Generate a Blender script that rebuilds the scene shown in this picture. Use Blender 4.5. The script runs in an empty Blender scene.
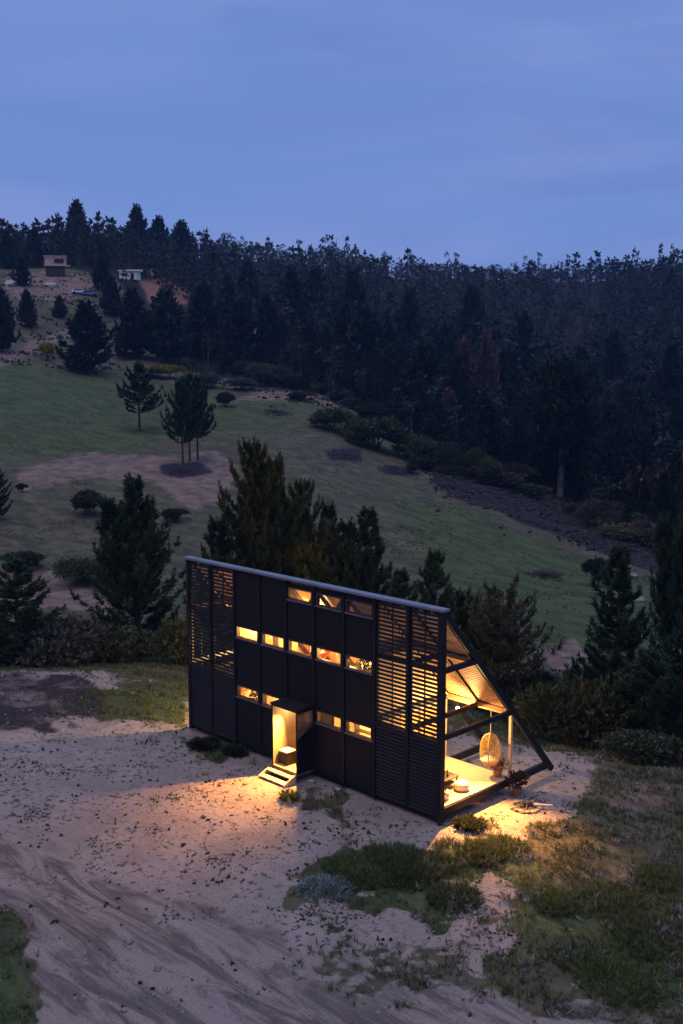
import bpy, bmesh, math, random
import numpy as np
from mathutils import Vector, Matrix
random.seed(7)
RNG = np.random.default_rng(11)
S = bpy.context.scene
COL = S.collection
PI = math.pi

# ------------------------------------------------------------------ camera
F_PX, PITCH, YAW = 1090.728, 0.138, -0.781
CX, CY, CZ = 21.75624, -26.6172, 14.92482
cam = bpy.data.cameras.new('camera'); co = bpy.data.objects.new('camera', cam); COL.objects.link(co)
cam.sensor_fit = 'VERTICAL'; cam.sensor_height = 24.0; cam.lens = F_PX*24/1024
cam.clip_start = .1; cam.clip_end = 5000
co.location = (CX, CY, CZ); co.rotation_euler = (PI/2-PITCH, 0, -YAW)
S.camera = co
RX, RY = math.cos(YAW), -math.sin(YAW)
FX, FY = math.sin(YAW), math.cos(YAW)
def W(r, d):                       # local survey axes (r across, d ahead) -> world x, y
    return CX+r*RX+d*FX, CY+r*RY+d*FY
def RD(x, y):
    return (x-CX)*RX+(y-CY)*RY, (x-CX)*FX+(y-CY)*FY

# ------------------------------------------------------------------ terrain heights
def yz(d, y): return CZ-d*math.tan(math.atan((y-512)/F_PX)+PITCH)
G0 = -.30
TAB = {
 -200: [(0,G0),(53,G0),(62,-2),(76,-4),('y',88,612),('y',102,572),('y',150,462),('y',230,372),('y',270,342),('y',330,292),('y',450,252),('y',520,256),(900,40)],
 0:    [(0,G0),(53,G0),(62,-3),(76,-5),('y',88,612),('y',102,572),('y',150,462),('y',230,368),('y',262,338),('y',300,282),('y',345,268),('y',450,252),('y',520,256),(900,40)],
 130:  [(0,G0),(54,G0),(65,-4),(80,-6),('y',96,585),('y',120,522),('y',150,465),('y',190,418),('y',232,378),('y',262,356),('y',300,322),('y',318,282),('y',345,272),('y',450,252),('y',540,256),(900,40)],
 220:  [(0,G0),(53,G0),(64,-4),(80,-7),('y',98,585),('y',125,512),('y',155,462),('y',195,414),('y',230,388),('y',270,362),('y',330,325),('y',420,285),('y',520,257),('y',600,260),(900,40)],
 300:  [(0,G0),(52,G0),(62,-4),(80,-8),('y',100,588),('y',130,502),('y',160,452),('y',200,412),('y',228,394),('y',270,372),('y',350,332),('y',580,264),('y',650,268),(900,45)],
 450:  [(0,G0),(48,G0),(60,-5),(80,-9),('y',100,602),('y',130,522),('y',160,480),('y',190,458),('y',250,425),('y',400,335),('y',640,283),('y',700,286),(1000,35)],
 600:  [(0,G0),(41.5,G0),(50,-4),(68,-9),('y',85,648),('y',100,602),('y',130,548),('y',150,524),('y',200,490),('y',300,420),('y',450,335),('y',640,280),('y',700,284),(1000,35)],
 720:  [(0,G0),(39.5,G0),(50,-4.5),(68,-9),('y',85,648),('y',110,590),('y',150,545),('y',200,505),('y',300,405),('y',450,312),('y',600,272),('y',660,274),(1000,35)],
 1000: [(0,G0),(37,G0),(50,-4.5),(68,-9),('y',85,640),('y',110,590),('y',150,540),('y',200,500),('y',300,405),('y',450,312),('y',600,272),('y',660,274),(1000,35)],
}
DS = np.concatenate([np.arange(0, 120, 1.0), np.arange(120, 1201, 4.0)])
AK, PR = [], []
for px in sorted(TAB):
    pts = [(p[1], yz(p[1], p[2])) if p[0] == 'y' else p for p in TAB[px]]
    z = np.interp(DS, [p[0] for p in pts], [p[1] for p in pts])
    sm = np.zeros_like(z)
    for k in np.linspace(-.045, .045, 7): sm += np.interp(DS*(1+k), DS, z)
    AK.append((px-341.5)/F_PX); PR.append(sm/7)
AK = np.array(AK); PR = np.array(PR)
_ph = RNG.uniform(0, 6.28, (40, 2)); _an = RNG.uniform(0, 6.28, 40)
def waves(x, y, lam, n0=0, n=10):
    o = 0
    for i in range(n0, n0+n):
        k = 2*PI/(lam*(.6+.9*((i*37) % 10)/10)); c, s = math.cos(_an[i]), math.sin(_an[i])
        o = o+np.sin(k*(x*c+y*s)+_ph[i,0]+1.3*np.sin(k*.5*(-x*s+y*c)+_ph[i,1]))
    return o/n
def hz(r, d):
    r = np.asarray(r, float); d = np.asarray(d, float)
    a = np.clip(r/np.maximum(d, 8.0), AK[0], AK[-1])
    dd = np.clip(d, 0, 1199)
    i = np.clip(np.searchsorted(AK, a)-1, 0, len(AK)-2)
    t = (a-AK[i])/(AK[i+1]-AK[i]); t = t*t*(3-2*t)*.5+t*.5
    j = np.clip(np.searchsorted(DS, dd, side='right')-1, 0, len(DS)-2)
    u = (dd-DS[j])/(DS[j+1]-DS[j])
    z = (PR[i,j]*(1-u)+PR[i,j+1]*u)*(1-t)+(PR[i+1,j]*(1-u)+PR[i+1,j+1]*u)*t
    x, y = W(r, d)
    far = np.clip((d-58)/40, 0, 1)
    z = z+far*(.35*waves(x, y, 14)+.9*waves(x, y, 45, 10)*np.clip((d-120)/150, 0, 1))
    hx = np.clip((np.abs(x+6.7)-7.2)/2.5, 0, 1); hy = np.clip((np.abs(y-3)-3.9)/2.5, 0, 1)
    aw = np.maximum(hx, hy)
    z = z+(1-far)*aw*(.09*waves(x, y, 6, 20)+.035*waves(x, y, 1.7, 30)+.018*waves(x, y, .8, 5))
    # mild fall of the yard towards the viewer and the berm by the road
    z = z-.02*np.clip(24-d, 0, 20)*(1-far)
    return z
_AT = {}
def at(px, py, dmin=12.0, dmax=900.0):            # where a sight line meets the terrain -> (r, d, z)
    if (px, py) not in _AT: _AT[(px, py)] = _at(px, py, dmin, dmax)
    return _AT[(px, py)]
def _at(px, py, dmin, dmax):
    sx = (px-341.5)/F_PX; sy = (py-512)/F_PX
    fw = math.cos(PITCH)-math.sin(PITCH)*sy; dz = -math.sin(PITCH)-math.cos(PITCH)*sy; k = sx/fw; m = dz/fw
    d = np.exp(np.linspace(math.log(dmin), math.log(dmax), 3000))
    below = (CZ+m*d) < hz(k*d, d)
    i = int(np.argmax(below)) if below.any() else len(d)-1
    return k*d[i], d[i], float(hz(k*d[i], d[i]))
def pxd(px, d):                                    # same, but with the distance known
    return (px-341.5)/F_PX*d
def fbm(x, y, lam):
    return 2.0*(waves(x, y, lam, 0, 10)+.5*waves(x, y, lam*.45, 10, 10)+.4*waves(x, y, lam*.2, 20, 10))

# ------------------------------------------------------------------ node helpers
class NT:
    def __init__(s, m):
        m.use_nodes = True; s.t = m.node_tree; s.t.nodes.clear()
    def n(s, typ, **kw):
        nd = s.t.nodes.new(typ)
        for k, v in kw.items():
            if k.startswith('i_'):
                key = k[2:]
                key = int(key) if key.isdigit() else key.replace('_', ' ')
                nd.inputs[key].default_value = v
            else: setattr(nd, k, v)
        return nd
    def l(s, a, b): s.t.links.new(a, b)
    def mix(s, fac, a, b, blend='MIX'):
        nd = s.n('ShaderNodeMix', data_type='RGBA', blend_type=blend)
        for sock, v in ((nd.inputs[0], fac), (nd.inputs[6], a), (nd.inputs[7], b)):
            if hasattr(v, 'is_linked') or hasattr(v, 'links'): s.l(v, sock)
            elif isinstance(v, (int, float)): sock.default_value = v
            else: sock.default_value = (*v, 1)[:4] if len(v) == 3 else v
        return nd.outputs[2]
    def ramp(s, v, lo, hi, a=0.0, b=1.0):
        nd = s.n('ShaderNodeMapRange', clamp=True); nd.interpolation_type = 'SMOOTHSTEP'
        s.l(v, nd.inputs[0])
        for i, x in ((1, lo), (2, hi), (3, a), (4, b)): nd.inputs[i].default_value = x
        return nd.outputs[0]
    def math(s, op, a, b=0.0):
        nd = s.n('ShaderNodeMath', operation=op)
        for sock, v in ((nd.inputs[0], a), (nd.inputs[1], b)):
            if isinstance(v, (int, float)): sock.default_value = v
            else: s.l(v, sock)
        return nd.outputs[0]
    def noise(s, vec, scale, detail=4, rough=.6, dist=0):
        nd = s.n('ShaderNodeTexNoise'); nd.inputs['Scale'].default_value = scale
        nd.inputs['Detail'].default_value = detail; nd.inputs['Roughness'].default_value = rough; nd.inputs['Distortion'].default_value = dist
        if vec is not None: s.l(vec, nd.inputs['Vector'])
        return nd.outputs[0]
def simple(name, col, rough=.8, var=.25, scale=3.0, bump=.0, metal=0.0, spec=.3, stretch=(1,1,1), streak=0.0):
    m = bpy.data.materials.new(name); N = NT(m)
    tc = N.n('ShaderNodeTexCoord'); mp = N.n('ShaderNodeMapping'); N.l(tc.outputs['Object'], mp.inputs[0]); mp.inputs['Scale'].default_value = stretch
    nz = N.noise(mp.outputs[0], scale, 5)
    dark = tuple(c*(1-var) for c in col); lite = tuple(min(1, c*(1+var)) for c in col)
    c = N.mix(N.ramp(nz, .3, .7), dark, lite)
    p = N.n('ShaderNodeBsdfPrincipled'); N.l(c, p.inputs['Base Color'])
    p.inputs['Roughness'].default_value = rough; p.inputs['Metallic'].default_value = metal; p.inputs['Specular IOR Level'].default_value = spec
    if bump:
        b = N.n('ShaderNodeBump'); b.inputs['Strength'].default_value = bump; b.inputs['Distance'].default_value = .02
        N.l(nz, b.inputs['Height']); N.l(b.outputs[0], p.inputs['Normal'])
    o = N.n('ShaderNodeOutputMaterial'); N.l(p.outputs[0], o.inputs[0])
    return m
def emitter(name, col, st):
    m = bpy.data.materials.new(name); N = NT(m)
    e = N.n('ShaderNodeEmission'); e.inputs[0].default_value = (*col, 1); e.inputs[1].default_value = st
    o = N.n('ShaderNodeOutputMaterial'); N.l(e.outputs[0], o.inputs[0]); return m
def glass(name):
    m = bpy.data.materials.new(name); N = NT(m)
    g = N.n('ShaderNodeBsdfGlossy'); g.inputs['Roughness'].default_value = .03; g.inputs[0].default_value = (.9,.95,1,1)
    t = N.n('ShaderNodeBsdfTransparent'); t.inputs[0].default_value = (.9,.92,.9,1)
    x = N.n('ShaderNodeMixShader'); x.inputs[0].default_value = .07; N.l(t.outputs[0], x.inputs[1]); N.l(g.outputs[0], x.inputs[2])
    o = N.n('ShaderNodeOutputMaterial'); N.l(x.outputs[0], o.inputs[0]); return m
def foliage(name, dark, lite, transl=.15, hue=.0):
    m = bpy.data.materials.new(name); N = NT(m)
    at_ = N.n('ShaderNodeAttribute', attribute_name='tint')
    oi = N.n('ShaderNodeObjectInfo')
    c = N.mix(at_.outputs['Fac'], dark, lite)
    v = N.ramp(oi.outputs['Random'], 0, 1, .72, 1.3)
    c = N.mix(1.0, c, N_comb(N, v), 'MULTIPLY')
    p = N.n('ShaderNodeBsdfPrincipled'); N.l(c, p.inputs['Base Color']); p.inputs['Roughness'].default_value = .6; p.inputs['Specular IOR Level'].default_value = .25
    t = N.n('ShaderNodeBsdfTranslucent'); N.l(c, t.inputs[0])
    x = N.n('ShaderNodeMixShader'); x.inputs[0].default_value = transl; N.l(p.outputs[0], x.inputs[1]); N.l(t.outputs[0], x.inputs[2])
    o = N.n('ShaderNodeOutputMaterial'); N.l(x.outputs[0], o.inputs[0]); return m
def N_comb(N, v):
    cb = N.n('ShaderNodeCombineColor'); 
    for i in range(3): N.l(v, cb.inputs[i])
    return cb.outputs[0]

# ------------------------------------------------------------------ mesh helpers
def link(o, parent=None):
    COL.objects.link(o)
    if parent is not None: o.parent = parent
    return o
def tag(o, label=None, cat=None, group=None, kind=None):
    if label: o['label'] = label
    if cat: o['category'] = cat
    if group: o['group'] = group
    if kind: o['kind'] = kind
    return o
def empty(name, loc=(0,0,0), rz=0, label=None, cat=None, group=None):
    o = bpy.data.objects.new(name, None); o.empty_display_size = .2; o.location = loc; o.rotation_euler = (0,0,rz)
    return tag(link(o), label, cat, group)
class MB:
    def __init__(s): s.v = []; s.f = []
    def box(s, x0, x1, y0, y1, z0, z1):
        n = len(s.v); s.v += [(x,y,z) for x in (x0,x1) for y in (y0,y1) for z in (z0,z1)]
        s.f += [tuple(n+i for i in q) for q in ((0,1,3,2),(4,6,7,5),(0,4,5,1),(2,3,7,6),(0,2,6,4),(1,5,7,3))]; return s
    def beam(s, a, b, w, h, up=(0,0,1)):
        a = Vector(a); b = Vector(b); d = (b-a).normalized(); u = Vector(up); sd = d.cross(u)
        if sd.length < 1e-4: sd = d.cross(Vector((1,0,0)))
        sd.normalize(); u = sd.cross(d); n = len(s.v)
        for p in (a, b):
            for i, j in ((-1,-1),(1,-1),(1,1),(-1,1)): s.v.append(tuple(p+sd*(i*w/2)+u*(j*h/2)))
        s.f += [tuple(n+i for i in q) for q in ((0,1,2,3),(7,6,5,4),(0,4,5,1),(1,5,6,2),(2,6,7,3),(3,7,4,0))]; return s
    def tube(s, pts, rads, k=6, cap=True):
        n0 = len(s.v); pts = [Vector(p) for p in pts]
        for i, p in enumerate(pts):
            d = (pts[min(i+1, len(pts)-1)]-pts[max(i-1, 0)]).normalized()
            a = d.cross(Vector((.13,.97,.2))).normalized(); b = d.cross(a)
            for j in range(k):
                t = 2*PI*j/k; s.v.append(tuple(p+(a*math.cos(t)+b*math.sin(t))*rads[i]))
        for i in range(len(pts)-1):
            for j in range(k):
                a0 = n0+i*k+j; a1 = n0+i*k+(j+1) % k
                s.f.append((a0, a1, a1+k, a0+k))
        if cap: s.f.append(tuple(n0+j for j in range(k))[::-1]); s.f.append(tuple(n0+(len(pts)-1)*k+j for j in range(k)))
        return s
    def poly(s, pts, off):                         # prism: outline + extrusion vector
        n = len(s.v); m = len(pts); o = Vector(off)
        s.v += [tuple(p) for p in pts]+[tuple(Vector(p)+o) for p in pts]
        s.f.append(tuple(range(n, n+m))[::-1]); s.f.append(tuple(range(n+m, n+2*m)))
        for i in range(m): j = (i+1) % m; s.f.append((n+i, n+j, n+m+j, n+m+i))
        return s
    def lathe(s, prof, c=(0,0,0), k=14):
        n = len(s.v)
        for r, z in prof:
            for j in range(k): t = 2*PI*j/k; s.v.append((c[0]+r*math.cos(t), c[1]+r*math.sin(t), c[2]+z))
        for i in range(len(prof)-1):
            for j in range(k): a = n+i*k+j; b = n+i*k+(j+1) % k; s.f.append((a, b, b+k, a+k))
        s.f.append(tuple(n+j for j in range(k))[::-1]); s.f.append(tuple(n+(len(prof)-1)*k+j for j in range(k)))
        return s
    def rock(s, c, r, seed, sq=.6):
        bm = bmesh.new(); bmesh.ops.create_icosphere(bm, subdivisions=2, radius=1); rg = random.Random(seed)
        ax = [Vector((rg.uniform(-1,1), rg.uniform(-1,1), rg.uniform(-1,1))).normalized() for _ in range(7)]
        n = len(s.v)
        for v in bm.verts:
            p = v.co.copy(); 
            for a in ax:
                q = p.dot(a)
                if q > .72: p -= a*(q-.72)
            p *= rg.uniform(.94, 1.06); s.v.append((c[0]+p.x*r, c[1]+p.y*r*.85, c[2]+p.z*r*sq))
        s.f += [tuple(n+v.index for v in f.verts) for f in bm.faces]; bm.free(); return s
    def build(s, name, mat, parent=None, smooth=False, bevel=0, origin=None):
        me = bpy.data.meshes.new(name)
        vs = s.v
        if origin is not None: vs = [(a-origin[0], b-origin[1], c-origin[2]) for a, b, c in vs]
        me.from_pydata(vs, [], s.f); me.update()
        if mat is not None: me.materials.append(mat)
        bm = bmesh.new(); bm.from_mesh(me); bmesh.ops.recalc_face_normals(bm, faces=bm.faces)
        bm.to_mesh(me); bm.free()
        if smooth: me.polygons.foreach_set('use_smooth', [True]*len(me.polygons))
        o = bpy.data.objects.new(name, me)
        if origin is not None: o.location = origin
        if bevel:
            b = o.modifiers.new('bevel', 'BEVEL'); b.width = bevel; b.segments = 2; b.limit_method = 'ANGLE'
        return link(o, parent)
def np_mesh(name, V, Fs, mat, tint=None, mats=None, midx=None, obj=True):
    """V (n,3), Fs (m,k) all same k"""
    me = bpy.data.meshes.new(name); V = np.asarray(V, np.float32); Fs = np.asarray(Fs, np.int32); k = Fs.shape[1]
    me.vertices.add(len(V)); me.vertices.foreach_set('co', V.ravel())
    me.loops.add(Fs.size); me.loops.foreach_set('vertex_index', Fs.ravel())
    me.polygons.add(len(Fs)); me.polygons.foreach_set('loop_start', np.arange(0, Fs.size, k, dtype=np.int32))
    for m in (mats or [mat]): me.materials.append(m)
    if midx is not None: me.polygons.foreach_set('material_index', np.asarray(midx, np.int32))
    me.update(calc_edges=True)
    if tint is not None:
        a = me.attributes.new('tint', 'FLOAT', 'POINT'); a.data.foreach_set('value', np.asarray(tint, np.float32))
    return me
def blades(C, D, n, ln, wd, spread, rng, tint=None, lv=.3):
    """n thin triangles growing from each centre C along D -> (V, F, tint)"""
    C = np.repeat(np.asarray(C, float), n, 0); D = np.repeat(np.asarray(D, float), n, 0)
    m = len(C)
    d = D+rng.normal(0, spread, (m, 3)); d /= np.linalg.norm(d, axis=1)[:, None]+1e-9
    s = np.cross(d, rng.normal(0, 1, (m, 3))); s /= np.linalg.norm(s, axis=1)[:, None]+1e-9
    L = ln*rng.uniform(1-lv, 1+lv, (m, 1)); w = wd*rng.uniform(.7, 1.3, (m, 1))/2
    V = np.stack([C+s*w, C-s*w, C+d*L*.55+s*w*.9, C+d*L], 1)
    V[:, 2] = C+d*L*.5-s*w*1.1
    V = np.stack([C-d*L*.08, C+d*L*.5+s*w, C+d*L, C+d*L*.5-s*w], 1)
    Fs = np.arange(m*4).reshape(m, 4)
    t = np.repeat(rng.uniform(0, 1, m//n), n) if tint is None else np.repeat(tint, n)
    t = np.clip(t+rng.normal(0, .12, m), 0, 1)
    return V.reshape(-1, 3), Fs, np.repeat(t, 4)

# ------------------------------------------------------------------ materials
M = {}
M['clad'] = simple('black_cladding', (.0075,.009,.012), .7, .18, 1.2, .12, stretch=(9,9,.35), spec=.2)
M['slat'] = simple('black_stained_slat', (.011,.0135,.019), .6, .25, 2.0, .1, stretch=(1,1,4), spec=.25)
M['beam'] = simple('black_stained_beam', (.009,.009,.012), .6, .25, 2.0, .1, spec=.25)
M['cap'] = simple('zinc_flashing', (.17,.20,.26), .45, .18, 1.5, .05, metal=.3)
M['frame'] = simple('dark_window_frame', (.05,.042,.045), .5, .2, 2)
M['sill'] = simple('sill_metal', (.12,.11,.12), .45, .2, 2)
M['pine'] = simple('raw_pine_board', (.62,.43,.24), .6, .18, 1.6, .1, stretch=(.6,6,6))
M['roofslat'] = simple('pine_roof_slat', (.40,.23,.11), .65, .3, 2.5, .1, stretch=(.5,4,4))
M['ply'] = simple('plywood_lining', (.38,.29,.18), .6, .25, 1.1, .05, stretch=(3,3,.5))
M['deck'] = simple('pale_deck_board', (.46,.37,.22), .6, .16, 3, .1, stretch=(.4,5,1))
M['roofin'] = simple('warm_board_ceiling', (.60,.36,.17), .6, .2, 2, .1, stretch=(.5,4,4))
M['roof'] = simple('dark_sheet_roof', (.03,.032,.04), .5, .2, 1)
M['red'] = simple('red_oxide_stringer', (.55,.12,.04), .5, .15, 2)
M['brown_sheet'] = simple('brown_porch_sheet', (.16,.095,.07), .45, .45, 4, .1, stretch=(1,1,.5))  # brown tone of the upper panel on the porch side wall
M['tread'] = simple('worn_step_board', (.55,.42,.30), .7, .2, 6)
M['glass'] = glass('window_glass')
M['rattan'] = simple('yellow_rattan', (.62,.42,.13), .6, .25, 14, .3)
M['cushion'] = simple('cream_cushion_fabric', (.72,.66,.52), .9, .1, 9)
M['rope'] = simple('natural_rope', (.6,.5,.34), .9, .2, 20)
M['black'] = simple('black_paint', (.02,.018,.018), .5, .2, 4)
M['basket'] = simple('black_woven_basket', (.035,.03,.022), .8, .5, 22, .4)
M['wood'] = simple('dark_table_wood', (.05,.03,.02), .5, .25, 5)
M['terracotta'] = simple('clay_pot', (.32,.15,.08), .8, .2, 6)
M['bottle'] = simple('green_bottle_glass', (.03,.06,.03), .2, .1, 3, spec=.6)
M['stone'] = simple('grey_stone', (.17,.16,.165), .9, .4, 2.5, .4)
M['palestone'] = simple('pale_stone', (.36,.33,.32), .9, .3, 2.5, .4)
M['ash'] = simple('ash_bed', (.05,.045,.045), .95, .5, 9, .3)
M['bark'] = simple('pine_bark', (.055,.042,.035), .95, .4, 8, .5, stretch=(1,1,.3))
M['palebark'] = simple('pale_trunk_bark', (.24,.21,.19), .9, .35, 5, .3, stretch=(1,1,.3))
M['log'] = simple('weathered_branch', (.050,.043,.052), .95, .4, 6)
M['whitewood'] = simple('split_log_face', (.6,.52,.48), .8, .15, 6)
M['bulb'] = emitter('lamp_glow', (1,.72,.33), 60)
M['bulb_soft'] = emitter('soft_lamp_glow', (1,.62,.25), 14)
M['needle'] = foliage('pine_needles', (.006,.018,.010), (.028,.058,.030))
M['needle_warm_lit'] = foliage('pine_needles_warm_lit', (.014,.026,.010), (.090,.105,.030))  # warm highlights on these pines are put into the olive tint
M['needle_cool_lit'] = foliage('pine_needles_cool_lit', (.014,.025,.018), (.085,.10,.075))  # bluish light on the spreading pine is put into this paler tint
M['needle_far'] = foliage('forest_needles', (.005,.015,.012), (.013,.029,.022), .05)
M['leaf_far'] = foliage('forest_leaves', (.010,.020,.016), (.023,.037,.029), .05)
M['dead'] = foliage('browned_needles', (.035,.024,.022), (.11,.072,.055), .05)
M['leaf'] = foliage('shrub_leaves', (.025,.036,.016), (.085,.10,.045), .2)
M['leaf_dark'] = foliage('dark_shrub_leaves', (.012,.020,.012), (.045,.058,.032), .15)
M['leaf_grey'] = foliage('grey_green_leaves', (.022,.030,.028), (.070,.085,.075), .15)
M['leaf_blue'] = foliage('silver_blue_leaves', (.06,.09,.10), (.20,.27,.29), .1)
M['yellow'] = foliage('yellow_broom_flowers', (.09,.085,.015), (.42,.36,.05), .15)
M['grass'] = foliage('grass_blades', (.030,.045,.016), (.10,.13,.045), .25)
M['grass_dry'] = foliage('dry_grass_blades', (.07,.065,.035), (.22,.19,.12), .2)
M['weedmat'] = foliage('dull_weed_leaves', (.022,.020,.016), (.070,.066,.050), .1)
M['flower'] = foliage('pale_flower_heads', (.09,.09,.075), (.36,.36,.35), .2)
M['dryflower'] = foliage('dried_flower_heads', (.22,.13,.08), (.62,.42,.28), .2)
M['cream_wall'] = simple('cabin_board', (.52,.38,.27), .8, .2, 1)
M['white_wall'] = simple('white_shed_wall', (.75,.74,.74), .7, .1, .6)
M['dark_open'] = simple('dark_opening', (.02,.02,.022), .3, .2, 2)
M['carwhite'] = simple('white_car_paint', (.7,.7,.72), .3, .05, 1)
M['carblue'] = simple('blue_car_paint', (.12,.18,.38), .3, .05, 1)
M['tyre'] = simple('rubber', (.02,.02,.02), .9, .1, 4)

# ground ------------------------------------------------------------
YAW_ROW = YAW*-1
def ground_material():
    m = bpy.data.materials.new('earth_and_grass'); N = NT(m)
    g = N.n('ShaderNodeNewGeometry'); P = g.outputs['Position']
    z1 = N.n('ShaderNodeAttribute', attribute_name='zone'); z2 = N.n('ShaderNodeAttribute', attribute_name='zone_b')
    s1 = N.n('ShaderNodeSeparateColor'); N.l(z1.outputs['Color'], s1.inputs[0])
    s2 = N.n('ShaderNodeSeparateColor'); N.l(z2.outputs['Color'], s2.inputs[0])
    bare, green, red = s1.outputs; slash, forest, track = s2.outputs
    nb = N.noise(P, .09, 6, .62, .6); nm = N.noise(P, .55, 6, .65, .4); nf = N.noise(P, 4.2, 6, .7); nff = N.noise(P, 19, 4, .7)
    # meadow grass: dry olive <-> green
    dry = N.mix(N.ramp(nm, .35, .65), (.070,.066,.046), (.125,.114,.080))
    grn = N.mix(N.ramp(nf, .3, .7), (.040,.064,.028), (.088,.128,.052))
    gf = N.math('ADD', N.math('MULTIPLY', green, .9), N.math('MULTIPLY', N.math('SUBTRACT', nb, .5), 1.3))
    gf = N.math('ADD', gf, N.math('MULTIPLY', N.math('SUBTRACT', nm, .5), .7))
    grass = N.mix(N.ramp(gf, .25, .75), dry, grn)
    grass = N.mix(N.ramp(nf, .58, .72), grass, N.mix(.5, grass, (.03,.035,.015)))
    mp3 = N.n('ShaderNodeMapping'); N.l(P, mp3.inputs[0]); mp3.inputs['Rotation'].default_value = (0,0,-YAW_ROW); mp3.inputs['Scale'].default_value = (.14,.55,1)
    n3 = N.noise(mp3.outputs[0], 1.0, 7, .7, .8)
    grass = N.mix(N.ramp(n3, .40, .62), N.mix(.42, grass, (.028,.040,.024)), N.mix(.20, grass, (.16,.17,.11)))
    # yard sand
    sand = N.mix(N.ramp(nm, .3, .7), (.215,.183,.180), (.325,.280,.275))
    sand = N.mix(N.ramp(nf, .52, .74, 0, .55), sand, (.17,.14,.135))
    sand = N.mix(N.ramp(nff, .56, .72, 0, .7), sand, (.09,.078,.07))
    sand = N.mix(N.ramp(nff, .62, .38, 0, .3), sand, (.42,.37,.35))
    nsp = N.noise(P, 4.6, 4, .62, .3); nsm = N.noise(P, .55, 3, .5)
    spk = N.math('MULTIPLY', N.ramp(nsp, .56, .62), N.ramp(nsm, .40, .56))
    sand = N.mix(N.math('MULTIPLY', spk, .85), sand, (.062,.056,.046))
    # wheel-worn track: streaks along its run
    mp = N.n('ShaderNodeMapping'); N.l(P, mp.inputs[0]); mp.inputs['Rotation'].default_value = (0,0,-TRACK_ANG); mp.inputs['Scale'].default_value = (.16,.9,1)
    st = N.noise(mp.outputs[0], 1.5, 8, .72, 1.2)
    trk = N.mix(N.ramp(st, .40, .58), (.135,.115,.110), (.315,.270,.262))
    trk = N.mix(N.ramp(nff, .48, .66, 0, .5), trk, (.09,.08,.072))
    trk = N.mix(N.ramp(N.noise(P, 31, 3, .7), .58, .7, 0, .35), trk, (.38,.34,.34))
    tf = N.math('ADD', track, N.math('MULTIPLY', N.math('SUBTRACT', nm, .5), .5))
    sand = N.mix(N.ramp(tf, .2, .8), sand, trk)
    bf = N.math('ADD', bare, N.math('MULTIPLY', N.math('SUBTRACT', nf, .5), .8))
    bf = N.math('ADD', bf, N.math('MULTIPLY', N.math('SUBTRACT', nm, .5), 1.0))
    c = N.mix(N.ramp(bf, .38, .60), grass, sand)
    dirt = N.mix(N.ramp(nm, .3, .7), (.11,.082,.072), (.24,.18,.16))
    dirt = N.mix(z1.outputs['Alpha'], dirt, N.mix(N.ramp(nm, .3, .7), (.16,.085,.068), (.31,.155,.125)))
    rf = N.math('ADD', red, N.math('MULTIPLY', N.math('SUBTRACT', nf, .5), .7))
    rf = N.math('ADD', rf, N.math('MULTIPLY', N.math('SUBTRACT', nm, .5), .7))
    c = N.mix(N.ramp(rf, .35, .65), c, dirt)
    sl = N.mix(N.ramp(nf, .3, .7), (.020,.018,.026), (.052,.045,.060))
    sf = N.math('ADD', slash, N.math('MULTIPLY', N.math('SUBTRACT', nm, .5), .9))
    c = N.mix(N.ramp(sf, .35, .65), c, sl)
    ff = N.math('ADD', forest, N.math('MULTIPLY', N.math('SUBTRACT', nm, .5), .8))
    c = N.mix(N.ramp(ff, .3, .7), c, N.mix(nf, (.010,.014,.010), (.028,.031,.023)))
    p = N.n('ShaderNodeBsdfPrincipled'); N.l(c, p.inputs['Base Color']); p.inputs['Roughness'].default_value = .95; p.inputs['Specular IOR Level'].default_value = .1
    h = N.math('ADD', N.math('MULTIPLY', nf, .20), N.math('MULTIPLY', nff, .06))
    h = N.math('ADD', h, N.math('MULTIPLY', N.math('MULTIPLY', st, track), .22))
    b = N.n('ShaderNodeBump'); b.inputs['Strength'].default_value = .8; b.inputs['Distance'].default_value = 1.0
    N.l(h, b.inputs['Height']); N.l(b.outputs[0], p.inputs['Normal'])
    o = N.n('ShaderNodeOutputMaterial'); N.l(p.outputs[0], o.inputs[0]); return m

def soft_poly(pix, A, LD, soft=.012):
    """ground polygon surveyed from sight lines, weight 0..1 with soft edge, measured in polar survey coordinates"""
    q = [at(*p)[:2] for p in pix]; q = np.array([(r/d, math.log(d)) for r, d in q])
    q[:,1] *= .35; X = A; Y = LD*.35
    ins = np.zeros(X.shape, bool); dist = np.full(X.shape, 9.0); n = len(q)
    for i in range(n):
        x0, y0 = q[i]; x1, y1 = q[(i+1) % n]
        c = ((y0 > Y) != (y1 > Y)) & (X < (x1-x0)*(Y-y0)/(y1-y0+1e-12)+x0); ins ^= c
        t = np.clip(((X-x0)*(x1-x0)+(Y-y0)*(y1-y0))/((x1-x0)**2+(y1-y0)**2+1e-12), 0, 1)
        dist = np.minimum(dist, np.hypot(X-x0-t*(x1-x0), Y-y0-t*(y1-y0)))
    s = np.where(ins, dist, -dist)
    return np.clip(.5+s/(2*soft), 0, 1)

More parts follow.
